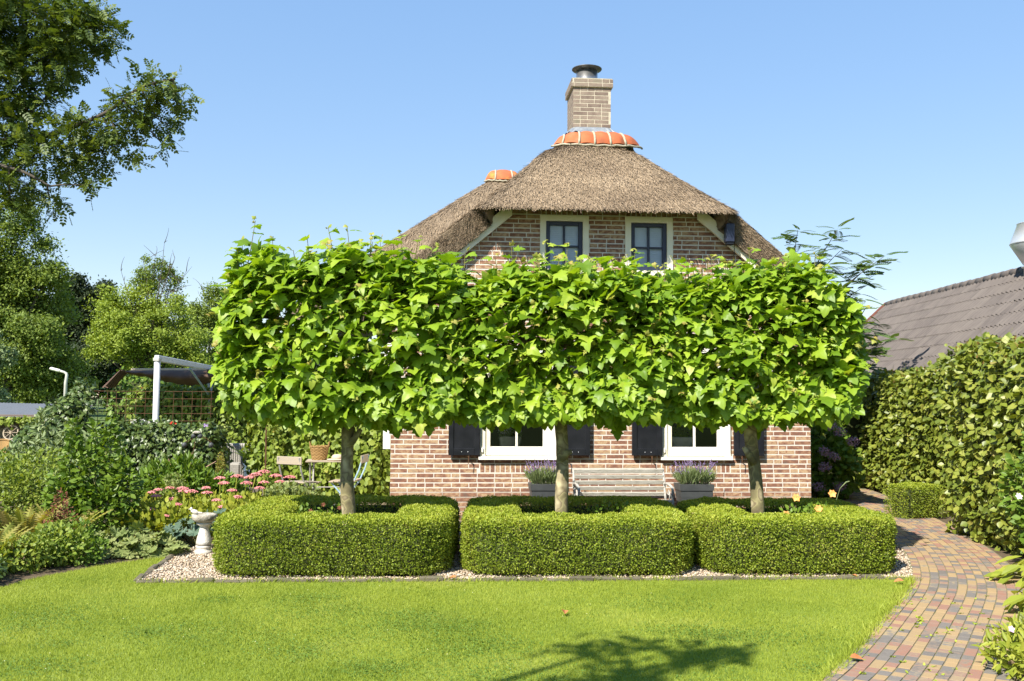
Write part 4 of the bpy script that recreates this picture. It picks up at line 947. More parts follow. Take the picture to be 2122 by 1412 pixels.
def planter(u, v, lab, seed):
    t = thing('lavender_planter', lab, 'planter', hp(u, v, 0), TH, 'lavender planters beside the bench')
    def ring(w, d, z0, z1, w2, d2):
        V = np.array([(sx * (w if z == z0 else w2) / 2, sy * (d if z == z0 else d2) / 2, z) for z in (z0, z1) for sx, sy in ((-1, -1), (1, -1), (1, 1), (-1, 1))]); return V, [(3, 2, 1, 0), (4, 5, 6, 7)] + [(i, (i + 1) % 4, 4 + (i + 1) % 4, 4 + i) for i in range(4)]
    MB().add(*ring(.33, .25, .02, .46, .41, .31)).build('tub', m_planter, t); MB().add(*ring(.425, .325, .45, .525, .44, .34)).build('rim', m_planter, t); MB().add(*ring(.395, .30, .36, .385, .402, .305)).build('band', m_planter, t); MB().add(*ring(.38, .29, .0, .04, .36, .27)).build('foot', m_planter, t)
    n = 900; b = np.stack([rng.uniform(-.18, .18, n), rng.uniform(-.11, .11, n), np.full(n, .52)], 1); d = np.stack([b[:, 0] * 2.6 + rng.normal(0, .22, n), b[:, 1] * 2 - .12 + rng.normal(0, .22, n), np.ones(n)], 1)
    scatter('foliage', T_BLADE, b + unit(d) * rng.uniform(0, .10, n)[:, None], d + rng.normal(0, .2, d.shape), rdir(n) + [0, -.8, 0], rng.uniform(.08, .17, n), m_greyleaf, t)
    n = 130; b = np.stack([rng.uniform(-.17, .17, n), rng.uniform(-.1, .1, n), np.full(n, .56)], 1); d = unit(np.stack([b[:, 0] * 3 + rng.normal(0, .2, n), b[:, 1] * 2 - .1 + rng.normal(0, .2, n), np.ones(n)], 1)); L_ = rng.uniform(.12, .27, n)[:, None]
    mb = MB()
    for i in range(n): mb.tube([b[i], b[i] + d[i] * L_[i] * .6 + [0, 0, .01], b[i] + d[i] * L_[i]], .0016, 3, False)
    mb.build('flower_stalks', m_greyleaf, t, kind='stuff')
    k = np.repeat(np.arange(n), 7); scatter('flower_spikes', OCT, b[k] + d[k] * L_[k] * rng.uniform(.84, 1.12, (len(k), 1)), d[k], rdir(len(k)), rng.uniform(.005, .009, len(k)), m_purple, t)
planter(1.98, -.42, 'dark grey tub of lavender left of the white bench beside the trunk', 1)
planter(3.86, -.46, 'dark grey tub of lavender right of the white bench', 2)

# ------------------------------------------------------------------ bird bath
bb = thing('bird_bath', 'white stone bird bath on a baluster foot standing in the gravel', 'bird bath', (-3.10, 9.86, .008))
bb.scale = (.9, .9, 1.04)
MB().lathe([(.095, 0), (.10, .01), (.10, .035), (.075, .045), (.085, .06), (.09, .075), (.072, .085)], n=20).build('base', m_stone, bb, True)
MB().lathe([(.065, .085), (.088, .095), (.085, .12), (.072, .17), (.056, .215), (.048, .25), (.052, .27), (.085, .285), (.088, .30), (.05, .305)], n=22, jit=.05).build('pedestal', m_stone, bb, True)
bw = MB().lathe([(.06, .30), (.10, .31), (.135, .335), (.142, .36), (.137, .38), (.115, .385), (.09, .365), (.04, .355), (.0, .352)], n=30, jit=.07).build('bowl', m_stonedark, bb, True)
bd = thing('stone_bird', 'little stone bird perched on the rim of the bird bath', 'bird figure', (-3.19, 9.83, .402))
mb = MB(); mb.lathe([(.0, -.045), (.014, -.035), (.026, -.01), (.027, .012), (.016, .032), (.008, .04), (0, .042)], n=12)
V = mb.v[0]; mb.v[0] = np.stack([V[:, 2] * 1.0, V[:, 1], V[:, 0] * .9 + .028 - V[:, 2] * .25], 1); bd_ = mb.build('body', m_stone, bd, True)
MB().lathe([(0, -.017), (.012, -.011), (.017, 0), (.012, .012), (.004, .018), (0, .019)], (-.036, 0, .056), 10).build('head', m_stone, bd, True); MB().tube([(-.05, 0, .056), (-.066, 0, .053)], [.005, .001], 6).build('beak', m_stone, bd); MB().tube([(.035, 0, .02), (.075, 0, .018)], [.012, .006], 6).build('tail', m_stone, bd)

# ------------------------------------------------------------------ planted border on the left
def big_leaf_plant(name, lab, cat, base, n, rx, ry, h, T, size, mat, up=1., group=None, tilt=.5):
    t = thing(name, lab, cat, (base[0], base[1], 0), 0, group); me = MB().add(np.array(T[0]), T[1], 0.).mesh('leaf', mat)
    for i in range(n):
        a = rng.uniform(0, 2 * math.pi); r = math.sqrt(rng.random()); p = np.array([rx * r * math.cos(a), ry * r * math.sin(a), h * (1 - .75 * r ** 2) * rng.uniform(.55, 1.05) + .03])
        d = unit(np.array([math.cos(a) * rx, math.sin(a) * ry, -.15 - .2 * r]) + rng.normal(0, .25, 3)); z = np.array([.35 * math.cos(a) * r, .35 * math.sin(a) * r - .25, up]) + rng.normal(0, .22, 3)
        x_, y_, z_ = axes(d[None], z[None]); link('leaf', me, t, mat4=mat4(p, x_[0], y_[0], z_[0], rng.uniform(*size)))
        if i % 2 == 0: MB().tube([(p[0] * .3, p[1] * .3, 0), (p[0] * .7, p[1] * .7, p[2] * .7), tuple(p + d * .02)], .004, 4).build('stalk', m_twig, t)
    return t
big_leaf_plant('lady_mantle', "broad clump of scalloped pale green leaves at the lawn edge beside the bird bath", 'plant', (-3.80, 9.80), 120, .50, .26, .25, T_LOBED, (.09, .17), m_mantle)
big_leaf_plant('blue_leaf_plant', 'clump of blue-green leaves in the shade behind the bird bath', 'plant', (-3.30, 10.42), 60, .42, .28, .34, T_LOBED, (.10, .17), m_blueleaf)
# ferns
FM = MB().add(np.array(T_FROND[0]), T_FROND[1], 0.).mesh('frond', m_fern)
def fern(base, n, size, lab):
    t = thing('fern', lab, 'fern', (base[0], base[1], 0), 0, 'yellowing ferns in the border')
    for i in range(n):
        a = 2 * math.pi * (i + rng.random() * .7) / n; d = np.array([math.cos(a), math.sin(a), rng.uniform(1.0, 2.6)]); x_, y_, z_ = axes(d[None], np.array([[-math.cos(a), -math.sin(a), .8]]) + rng.normal(0, .2, (1, 3)))
        link('frond', FM, t, mat4=mat4((.05 * math.cos(a), .05 * math.sin(a), .01), x_[0], y_[0], z_[0], size * rng.uniform(.75, 1.15)))
fern((-4.75, 8.8), 22, .5, 'large yellowing fern at the lawn corner nearest the viewer')
fern((-4.85, 9.7), 20, .62, 'tall pale fern behind the front fern in the border')
fern((-4.55, 9.95), 16, .5, 'brownish fern at the foot of the dark leafy shrub')
t = bush('astilbe', 'withered rust-brown plumes between the ferns', 'plant', (-4.42, 9.55), [(0, 0, .5, .08, .08, .18), (.08, 0, .35, .10, .08, .18), (-.08, 0, .33, .08, .08, .15)], 600, T_RHOMB, (.02, .04), m_brownleaf, 5)
bush('ground_cover', 'low grey-green ground cover plant spilling onto the lawn edge', 'plant', (-4.28, 9.12), [(-.2, 0, .12, .32, .22, .14), (.2, .15, .13, .26, .25, .15), (-.5, -.35, .13, .25, .3, .15), (.0, .3, .2, .3, .3, .2)], 2600, T_OVATE, (.025, .05), m_shrub, 8)
bush('cranesbill', 'leafy low plant with yellow-green leaves in front of the ferns', 'plant', (-4.42, 8.85), [(0, 0, .15, .25, .3, .17), (-.2, -.4, .13, .25, .3, .16), (.15, .3, .2, .3, .3, .2)], 2200, T_OVATE, (.03, .055), m_vine, 8)
bush('edge_plant', 'dark low foliage at the left lawn corner in the foreground', 'plant', (-4.55, 8.15), [(0, 0, .12, .3, .35, .18), (-.25, .35, .2, .3, .3, .22)], 1700, T_OVATE, (.03, .06), m_ivy, 6)
bush('leafy_shrub', 'tall glossy green shrub in the middle of the border', 'shrub', (-4.48, 10.5), [(.05, 0, .35, .32, .3, .35), (-.05, 0, .7, .16, .2, .4), (.14, .05, .85, .13, .15, .42), (-.24, 0, .8, .12, .14, .42), (-.05, .05, 1.1, .06, .06, .28), (-.35, 0, .45, .2, .2, .4), (.3, 0, .55, .16, .16, .4), (.12, 0, 1.15, .05, .05, .26), (-.26, 0, 1.15, .05, .05, .22)], 3000, T_OVATE, (.045, .085), m_shrub, 14, nr=.5)
bush('leafy_shrub', 'broad light green shrub at the far left of the border', 'shrub', (-5.7, 11.0), [(-.2, 0, .5, .6, .5, .48), (.35, .1, .55, .45, .45, .45), (-.7, .1, .6, .4, .4, .45)], 6000, T_RHOMB, (.035, .065), m_vine, 12)
bush('leafy_shrub', 'grey-leaved trailing shrub between the ivy mound and the ferns', 'shrub', (-4.85, 11.1), [(0, 0, .45, .3, .3, .42), (.1, .1, .7, .22, .22, .25), (-.1, 0, .25, .35, .3, .3)], 3000, T_IVY, (.03, .055), m_greyleaf, 8)
bush('butterfly_bush', 'tall silvery butterfly bush with narrow grey leaves before the shed', 'shrub', (-6.05, 13.4), [(0, 0, .6, .4, .35, .4), (-.35, 0, .8, .22, .2, .3), (.25, .1, .85, .22, .2, .3), (-.45, 0, 1.15, .07, .07, .3), (-.1, 0, 1.0, .1, .1, .22), (-.75, 0, .55, .3, .3, .35)], 3400, T_LANCE, (.06, .12), m_greyleaf, 14, nr=.8)
bush('leafy_shrub', 'bright green shrub in front of the ivy behind the sedum', 'shrub', (-4.0, 12.2), [(0, 0, .35, .4, .35, .35), (.35, .1, .3, .3, .3, .32), (-.4, .1, .4, .35, .3, .35), (-.1, .1, .6, .22, .22, .22)], 3600, T_LANCE, (.08, .14), m_shrub, 10, nr=.7)
t = bush('dry_stems', 'cluster of bare pinkish dead stems behind the sedum', 'plant', (-4.45, 12.9), [(0, 0, .5, .02, .02, .1)], 10, T_RHOMB, (.02, .03), m_brownleaf, 1)
m_dead = M('dead_stem', [(.42, .24, .16), (.55, .36, .25)], 8, .9)
for k in range(9):
    a = rng.normal(0, .35); MB().tube([(rng.normal(0, .05), 0, .35), (a * .35, rng.normal(0, .05), .6), (a * .6 + rng.normal(0, .03), 0, rng.uniform(.72, .86))], [.012, .009, .004], 5).build('dead_stem', m_dead, t)
t = bush('grass_plume', 'single straw-coloured flower plume beside the ivy wall', 'plant', (-3.95, 13.2), [(0, 0, .62, .06, .05, .22)], 500, T_RHOMB, (.02, .035), m_fern, 2)
bush('leafy_shrub', 'round green shrub beyond the picture edge beside the ferns', 'shrub', (-5.6, 8.9), [(0, 0, .3, .5, .45, .35), (-.5, .2, .4, .5, .45, .4), (.1, .6, .4, .5, .45, .42)], 3800, T_OVATE, (.045, .08), m_shrub, 10)
bush('leafy_shrub', 'yellow-green shrub beyond the picture edge behind the round one', 'shrub', (-6.6, 10.3), [(0, 0, .4, .6, .5, .45), (-.7, .2, .45, .6, .5, .5), (.3, .6, .45, .5, .5, .45)], 4200, T_OVATE, (.05, .09), m_vine, 10)
# sedum with pink heads
def sedum(base, heads, lab, green, seed):
    t = thing('sedum', lab, 'sedum', (base[0], base[1], 0), 0, 'pink flowering sedums in the border')
    n = 800; p, nn = blob_pts([(0, 0, .2, .35, .3, .24), (.2, .05, .25, .25, .25, .2), (-.2, 0, .22, .25, .25, .2)], n, .2)
    scatter('foliage', T_BROAD, p, nn + [0, 0, .9] + rng.normal(0, .3, p.shape), nn + [0, -.6, .2] + rng.normal(0, .4, p.shape), rng.uniform(.04, .075, n), green, t)
    for hx, hy, hz, r in heads:
        m = 90; a = rng.uniform(0, 6.3, m); rr = r * np.sqrt(rng.random(m)); q = np.stack([hx + rr * np.cos(a), hy + rr * np.sin(a), hz + .35 * r * (1 - (rr / r) ** 2)], 1)
        scatter('flower_head', OCT, q, rdir(m), rdir(m), rng.uniform(.008, .014, m), m_pink, t, kind=None)
        MB().tube([(hx * .5, hy * .5, .02), (hx * .85, hy * .85, hz * .6), (hx, hy, hz)], [.007, .006, .008], 5).build('stem', m_limeleaf, t)
def hd(pts): return [(x, y, z, r) for x, y, z, r in pts]
sedum((-3.42, 11.55), hd([(-.2, 0, .50, .06), (-.02, .1, .55, .07), (.12, -.05, .48, .055), (.25, .1, .55, .075), (.42, .05, .5, .06), (-.1, .2, .60, .07), (.1, .22, .62, .075), (.32, .25, .64, .08)]), 'sedum with the tallest pink flower heads near the deck', m_limeleaf, 1)
sedum((-3.80, 11.1), hd([(-.25, 0, .45, .055), (-.05, -.05, .42, .06), (.15, 0, .5, .075), (.0, .15, .52, .07), (.3, .1, .48, .06), (-.3, .2, .50, .05)]), 'sedum with broad pink heads in the middle of the clump', m_limeleaf, 2)
sedum((-3.92, 10.6), hd([(-.2, -.05, .33, .045), (.0, 0, .36, .04), (.2, -.1, .30, .04), (.25, .1, .40, .05), (-.3, .1, .36, .045)]), 'low sedum with small pink heads in front of the others', m_limeleaf, 3)
sedum((-3.22, 10.98), hd([(-.1, 0, .42, .05), (.12, .05, .45, .06), (.0, -.12, .36, .045)]), 'sedum beside the box hedge with a few pink heads', m_limeleaf, 4)
sedum((-3.0, 11.9), hd([(-.2, 0, .60, .07), (-.05, .1, .66, .08), (.12, 0, .62, .075), (.28, .05, .6, .075), (.0, -.1, .55, .06), (.2, -.12, .56, .06)]), 'sedum with pink heads closest to the box hedge corner and deck', m_limeleaf, 5)
sedum((-4.05, 11.5), hd([(-.2, 0, .45, .05), (.0, .05, .5, .055), (.18, 0, .47, .06), (.05, -.1, .4, .045)]), 'sedum with dull pink heads beside the tall glossy shrub', m_limeleaf, 6)
bush('leafy_shrub', 'round pale green clump between the sedum and the box hedge', 'shrub', (-2.72, 11.7), [(0, 0, .28, .26, .25, .28), (.25, .05, .28, .22, .22, .26)], 1800, T_OVATE, (.04, .07), m_mantle, 6)
t = bush('pale_sedum', 'pale cream-green sedum head beside the dark shrub', 'sedum', (-4.02, 11.6), [(0, 0, .6, .12, .1, .08), (.0, 0, .45, .16, .14, .15)], 700, T_RHOMB, (.02, .035), m_mantle, 4)

# ------------------------------------------------------------------ plants right of the path
big_leaf_plant('hosta', 'yellow-green hosta with long leaves spreading over the path edge', 'hosta', (4.85, 8.45), 95, .5, .5, .34, T_HOSTA, (.15, .25), m_limeleaf, up=1.)
big_leaf_plant('hosta', 'nearer clump of broad hosta leaves beside the pavers', 'hosta', (4.12, 7.25), 60, .36, .45, .26, T_HOSTA, (.13, .21), m_limeleaf)
big_leaf_plant('lady_mantle', 'small scalloped leaf plant between hosta and pink cranesbill', 'plant', (3.62, 6.45), 60, .3, .28, .2, T_LOBED, (.07, .12), m_mantle)
t = bush('cranesbill', 'low bright green cranesbill with pink flowers in the bottom corner', 'plant', (3.12, 5.75), [(-.03, 0, .12, .3, .3, .14), (.3, .1, .14, .3, .3, .16), (.1, -.35, .12, .35, .3, .14), (.25, .35, .14, .25, .25, .15)], 3000, T_LANCE, (.05, .09), m_limeleaf, 8, nr=.9)
blooms(t, [(-.17, .02, .26), (.1, .3, .27), (.02, -.16, .27), (.3, .0, .3)], T_BROAD, .022, m_lilac, 5)
t = bush('hibiscus', 'leafy hibiscus with white flowers against the tall beech hedge', 'shrub', (5.0, 8.95), [(0, 0, .5, .3, .35, .45), (-.05, .3, .75, .25, .3, .4), (.1, -.2, .9, .25, .3, .45), (.1, .2, 1.1, .25, .25, .4)], 2600, T_OVATE, (.05, .09), m_shrub, 12)
for fx, fy, fz, s_ in ((-.24, -.1, .80, .06), (-.05, -.25, 1.05, .07), (.0, -.2, 1.2, .06), (-.30, .05, .72, .035)): blooms(t, [(fx, fy, fz)], T_BROAD, s_, m_white_fl, 6)
t = bush('hydrangea', 'dusky pink hydrangea in the shade behind the house corner', 'shrub', (4.95, 15.6), [(-.3, 0, .6, .4, .35, .55), (.2, 0, .5, .45, .4, .5), (0, .2, 1.0, .5, .35, .4)], 2600, T_BROAD, (.08, .13), m_shrub, 10)
for k, (hx, hz) in enumerate(((-.35, 1.15), (.05, 1.2), (.2, 1.1), (-.05, .8), (.1, .72), (-.05, .55), (-.15, .25), (.18, .25), (.4, .95))):
    m = 120; q = rdir(m) * rng.uniform(.7, 1, (m, 1)) * [.10, .10, .075] + [hx, -.42, hz]; scatter('flower_head', T_RHOMB, q, rdir(m), q - [hx, -.42, hz], rng.uniform(.025, .04, m), m_dusty, t, kind=None)
ball = tag(MB().lathe([(0, 0), (.06, .008), (.11, .05), (.13, .11), (.125, .16), (.10, .205), (.05, .235), (0, .242)], (4.30, 13.35, .01), 20).build('play_ball', M('faded_ball', [(.50, .36, .40), (.62, .52, .56), (.60, .26, .30)], 5, .5), smooth=True), 'faded pink ball lying at the house corner behind the box hedge', 'ball')
t = bush('grass_tuft', 'single grass stalk arching up at the house corner', 'plant', (4.10, 12.35), [(0, 0, .1, .08, .08, .1)], 60, T_BLADE, (.1, .2), m_greyleaf, 1)
MB().tube([(0, 0, 0), (.02, 0, .3), (.08, 0, .48), (.16, 0, .56), (.2, 0, .57)], [.004, .003, .003, .008, .006], 5).build('grass_stalk', m_greyleaf, t)

# ------------------------------------------------------------------ terrace on the left: deck, ivy, fence, awning
deck = thing('wooden_deck', 'raised wooden deck between the ivy wall and the vine hedge', 'deck', (-5.3, 15.5, 0))
V, F = chamf_top(2.9, .135, .028, .004); dm = MB().add(V, F, 0.).mesh('plank', m_deck)
for k in range(30): link('plank', dm, deck, loc=(random.gauss(0, .006), .07 + k * .142, .118), rot=(0, 0, random.gauss(0, .002)))
MB().cbox((0, .02, .06), (2.86, .04, .115), .004).build('front_board', m_deck, deck)
for x in (-1.3, -.4, .5, 1.3): MB().cbox((x, 2., .055), (.06, 4, .10), .004).build('joist', m_deck, deck)
def ivy_mass(name, lab, cat, P, ht, h, n, T, size, mat, hf=None, core=m_boxcore, wl=.4, wr=1., wt=.7, amp=.08, group=None):
    c = np.asarray(P, float).mean(0); t = thing(name, lab, cat, (c[0], c[1], 0), 0, group); Q = np.asarray(P, float) - c
    hfun = (lambda p: hf(p + c)) if hf else None
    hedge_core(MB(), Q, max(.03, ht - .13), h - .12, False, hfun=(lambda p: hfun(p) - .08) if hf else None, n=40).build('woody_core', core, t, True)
    pos, nn = hedge_pts(Q, ht, h, n, False, .0, amp, 2.6, .5, bias=hedge_bias(wl, wt, wr), hfun=hfun); pos += nn * rng.normal(-.02, .05, n)[:, None]
    scatter('foliage', T, pos, nn * .3 + rng.normal(0, .45, nn.shape) + [0, 0, -.6], nn * .9 + [-.1, -.3, .35] + rng.normal(0, .35, nn.shape), rng.uniform(*size, n), mat, t); return t
ivy_mass('ivy_wall', 'low wall overgrown with dark ivy beside the deck', 'ivy', [(-6.6, 15.15), (-4.62, 15.15)], .24, 1.12, 7000, T_IVY, (.05, .085), m_ivy)
ivy_mass('ivy_mound', 'tall mound of ivy climbing the end of the mesh fence', 'ivy', [(-7.35, 14.5), (-6.6, 15.0)], .34, 1.7, 4600, T_IVY, (.05, .09), m_ivy, hf=lambda p: 1.0 + .78 * np.clip((p[:, 0] + 7.35) / .7, 0, 1))
ivy_mass('vine_hedge', 'sunlit vine-covered screen behind the bistro table', 'vine', [(-4.1, 15.9), (-1.95, 15.4)], .28, 1.75, 7500, T_BROAD, (.07, .12), m_vine)
ivy_mass('ivy_wall', 'tall ivy screen at the back of the deck', 'ivy', [(-7.8, 20.3), (-3.6, 19.6)], .35, 1.75, 8000, T_IVY, (.07, .11), m_vine)
t = ivy_mass('rose_hedge', 'loose climbing rose hedge behind the mesh fence', 'hedge', [(-9.0, 22.2), (-4.4, 22.2)], .55, 2.05, 8000, T_OVATE, (.06, .11), m_shrub, amp=.2)
blooms(t, [(-1.55, -.6, 1.72), (.05, -.6, 1.75), (.9, -.6, 1.35)], T_BROAD, .07, m_red, 6)
# rusty mesh panel
fe = thing('mesh_fence', 'rusty square steel mesh panel standing on the ivy wall', 'fence', (-6.75, 15.42, 1.0))
for k in range(14): MB().tube([(k * .150, 0, -.1), (k * .150 + random.gauss(0, .008), .006, .67)], .0045, 5).build('wire', m_rust, fe)
for k in range(6): MB().tube([(-.03, 0, .08 + k * .117), (1.0, 0, .078 + k * .117), (2.0, 0, .082 + k * .117)], .0045, 5).build('wire', m_rust, fe)
# awning
aw = thing('awning', 'brown canvas awning gathered on a white metal post frame', 'awning', (-5.64, 15.35, 0))
def post(x, y, r, h): MB().lathe([(r * 1.05, 0), (r * 1.05, .9), (r, .91), (r, h), (r * .5, h + .01)], (x, y, 0), 14).build('post', m_alu, aw, True)
post(0, 0, .048, 2.16); post(-.55, 4.5, .05, 2.14)
MB().cbox((0, 0, 2.17), (.10, .12, .06), .01).build('corner_bracket', m_lamp, aw)
MB().bar((0, -.03, 2.19), (-.55, 4.5, 2.17), .075, .10).build('side_beam', m_alu, aw); MB().bar((-2.2, 4.55, 2.12), (.9, 4.5, 2.15), .06, .07).build('cross_beam', m_awn, aw)
MB().tube([(-.28, 2.4, 2.1), (-.55, 4.4, 1.62)], .022, 6).build('brace', m_blueiron, aw)
a = np.linspace(0, 1, 60); G = np.zeros((60, 12, 3))
for j, q in enumerate(np.linspace(0, 1, 12)):
    sag = .10 + .22 * np.abs(np.sin(a * math.pi)) * np.exp(-((a - .35) / .35) ** 2)
    G[:, j, 0] = -2.1 + 3. * a; G[:, j, 1] = 4.3 - .35 * math.sin(q * math.pi) + .05 * np.sin(a * 60 + q * 2) * q; G[:, j, 2] = 2.11 + .02 * a - q * sag + .012 * np.sin(a * 75) * q
MB().grid(G, flip=True).build('canopy', m_canvas, aw, True)
G2 = np.zeros((24, 8, 3)); a = np.linspace(0, 1, 24)
for j, q in enumerate(np.linspace(0, 1, 8)): G2[:, j] = np.stack([-2.12 - .30 * q + .05 * np.sin(a * 25) * q, 4.25 - .5 * a, 2.10 - .34 * q + .02 * np.sin(a * 30)], 1)
MB().grid(G2).build('hanging_flap', m_canvas, aw, True)
# rusty rod and climbing vine at the deck corner
rd = thing('rusty_rod', 'thin rusty iron rod with a climber at the deck corner', 'rod', (-3.88, 15.32, 0)); MB().tube([(0, 0, 0), (.005, 0, .6), (0, 0, 1.5)], .013, 6).build('rod', m_rust, rd)
p, nn = blob_pts([(.12, 0, .3, .16, .1, .28), (.18, .05, .75, .12, .1, .3), (.1, 0, 1.1, .1, .1, .2)], 420); scatter('climber', T_IVY, p, rdir(420) + [0, 0, -.4], nn + [0, -.6, .3], rng.uniform(.04, .075, 420), m_vine, rd)
# rattan chairs on the deck
def rattan(x, y, w, d, h, sh, lab, rz):
    t = thing('rattan_armchair', lab, 'armchair', (x, y, .146), rz, 'grey rattan armchairs on the deck')
    def rib(mb, x0, x1, y0, y1, z0, z1, m):
        mb.cbox(((x0 + x1) / 2, (y0 + y1) / 2, (z0 + z1) / 2), (x1 - x0 - .012, y1 - y0 - .012, z1 - z0), .03)
        for k in range(m):
            q = x0 + (k + .5) * (x1 - x0) / m; mb.tube([(q, y0 + .004, z0 + .02), (q, y0 + .002, z1 - .03), (q, y0 + .03, z1 - .003)], .011, 5)
        mm = int((y1 - y0) / .03)
        for k in range(mm):
            q = y0 + (k + .5) * (y1 - y0) / mm; mb.tube([(x1 - .004, q, z0 + .02), (x1 - .002, q, z1 - .02)], .011, 5)
    mb = MB(); rib(mb, -w / 2, w / 2, d / 2 - .16, d / 2, .03, h, 16); mb.build('backrest', m_rattan, t)
    for s_ in (-1, 1): mb = MB(); rib(mb, s_ * w / 2 - (.13 if s_ > 0 else 0), s_ * w / 2 + (.13 if s_ < 0 else 0), -d / 2, d / 2 - .165, .03, sh + .16, 4); mb.build('armrest', m_rattan, t)
    MB().cbox((0, -.06, sh / 2 + .02), (w - .27, d - .2, sh), .03).build('seat', m_rattan, t)
    for sx in (-1, 1):
        for sy in (-1, 1): MB().cbox((sx * (w / 2 - .06), sy * (d / 2 - .06), .015), (.04, .04, .03), .004).build('foot', m_black, t)
rattan(-4.98, 17.35, .62, .55, .60, .25, 'taller grey rattan armchair standing at the back of the deck', R(6))
rattan(-5.08, 16.35, .55, .5, .42, .2, 'lower grey rattan armchair partly behind the ivy', R(2))
pt = thing('potted_fern', 'fern in a glazed blue-grey pot on the deck', 'potted plant', (-4.42, 16.6, .146)); MB().lathe([(.08, 0), (.13, .05), (.15, .2), (.145, .28), (.16, .30), (.14, .30), (.12, .24)], n=18).build('pot', m_potblue, pt, True)
m_fg = M('fresh_fern', [(.10, .18, .02), (.18, .27, .03)], 3, .6, attr=True, trans=.3); FM2 = MB().add(np.array(T_FROND[0]), T_FROND[1], 0.).mesh('frond', m_fg)
for i in range(16):
    a = 6.28 * i / 16; x_, y_, z_ = axes(np.array([[math.cos(a), math.sin(a), rng.uniform(.6, 1.6)]]), np.array([[-math.cos(a), -math.sin(a), .9]])); link('frond', FM2, pt, mat4=mat4((0, 0, .28), x_[0], y_[0], z_[0], rng.uniform(.34, .46)))
# small flowers on the ivy
t = bush('flower_box', 'box of white flowers on top of the ivy wall', 'flowers', (-5.72, 15.25), [(-.12, 0, 1.13, .14, .1, .06), (.1, 0, 1.12, .12, .1, .06)], 260, T_OVATE, (.03, .05), m_shrub, 2)
p, nn = blob_pts([(-.14, -.05, 1.18, .13, .08, .05), (.08, -.05, 1.17, .12, .08, .05)], 240, .6); scatter('blossom', T_RHOMB, p, rdir(240), nn, rng.uniform(.02, .035, 240), m_white_fl, t)
t = bush('geranium', 'single red geranium on the ivy wall beside the awning post', 'flowers', (-5.3, 15.2), [(0, 0, 1.12, .12, .1, .06)], 120, T_OVATE, (.03, .05), m_shrub, 2); blooms(t, [(0, -.1, 1.17), (.05, -.1, 1.16)], T_BROAD, .035, m_red, 7)
t = bush('petunia', 'small violet petunia at the ivy wall end', 'flowers', (-4.78, 15.15), [(0, 0, 1.1, .1, .08, .06)], 90, T_OVATE, (.03, .05), m_shrub, 2); blooms(t, [(0, -.08, 1.14), (.05, -.09, 1.13)], T_BROAD, .035, m_purple, 5)
# garden stake with iron balls
st = thing('garden_stake', 'dark iron garden stake with small balls in front of the ivy', 'ornament', (-4.55, 13.8, 0)); MB().tube([(0, 0, 0), (.0, 0, .6), (.06, 0, 1.04)], .005, 5).build('rod', m_rust, st)
for bx_, bz in ((.03, 1.03), (.12, 1.03), (-.1, .9), (.28, .9)):
    MB().lathe([(0, -.04), (.028, -.028), (.04, 0), (.028, .028), (0, .04)], (bx_, -.01, bz), 12).build('ball', m_planter, st, True)
MB().tube([(-.1, 0, .93), (.0, 0, .98), (.06, 0, 1.04), (.2, 0, 1.0), (.28, 0, .94)], .004, 5).build('arm', m_rust, st)
MB().lathe([(.06, 0), (.06, .012), (.03, .03), (0, .03)], (.075, -.01, 1.07), 12).build('cap', m_stonedark, st)

# ------------------------------------------------------------------ bistro set
def bistro_chair(x, y, rz, lab, im):
    t = thing('bistro_chair', lab, 'chair', (x, y, .0), rz, 'folding bistro chairs')
    for k in range(5): MB().cbox((0, -.16 + .075 * k, .455 + .004 * k), (.38, .062, .018), .003).build('seat_slat', m_wood, t)
    MB().cbox((0, .255, .76), (.40, .018, .105), .004).build('backrest', m_wood, t)
    for s_ in (-1, 1):
        mb = MB(); mb.tube([(s_ * .17, .27, .80), (s_ * .17, .22, .62), (s_ * .17, .14, .44), (s_ * .17, -.22, .0)], .011, 6); mb.build('leg', im, t); MB().tube([(s_ * .145, -.17, .45), (s_ * .145, .23, .0)], .011, 6).build('leg', im, t)
    MB().tube([(-.17, .05, .22), (.17, .05, .22)], .008, 6).build('stretcher', im, t)
bistro_chair(-2.80, 12.95, R(155), 'weathered wooden folding chair with its back to the viewer at the bistro table', m_iron)
bistro_chair(-2.25, 13.25, R(-95), 'folding chair with pale blue metal legs beside the plane trunk', m_blueiron)
tb = thing('bistro_table', 'small slatted bistro table in front of the vine screen', 'table', (-2.55, 13.45, 0), R(8))
for k in range(7): MB().cbox((0, -.21 + .07 * k, .715), (.56, .058, .018), .003).build('top_slat', m_wood, tb)
for s_ in (-1, 1):
    MB().tube([(s_ * .22, -.2, .70), (s_ * .22, .2, .0)], .012, 6).build('leg', m_iron, tb); MB().tube([(s_ * .19, .2, .70), (s_ * .19, -.2, .0)], .012, 6).build('leg', m_iron, tb)
MB().tube([(-.22, 0, .35), (.22, 0, .35)], .008, 6).build('stretcher', m_iron, tb)
bk = thing('wicker_basket', 'brown wicker basket standing on the bistro table', 'basket', (-2.66, 13.45, .725))
mb = MB()
for r_ in range(9):
    z = .01 + r_ * .019; rr = .095 + .028 * r_ / 8; mb.tube([(rr * math.cos(q), rr * math.sin(q), z + .004 * math.sin(q * 12 + r_ * math.pi)) for q in np.linspace(0, 2 * math.pi, 37)], .009, 5)
mb.build('body', m_wicker, bk); MB().tube([(.126 * math.cos(q), .126 * math.sin(q), .185 + .006 * math.sin(q * 14)) for q in np.linspace(0, 2 * math.pi, 43)], .011, 5).build('rim', m_wicker, bk)
MB().lathe([(.09, 0), (.09, .006)], n=16).build('base', m_wicker, bk)
for s_ in (-1, 1): MB().tube([(s_ * .12, -.04, .18), (s_ * .135, -.02, .25), (s_ * .135, .02, .25), (s_ * .12, .04, .18)], .007, 5).build('handle', m_wicker, bk)
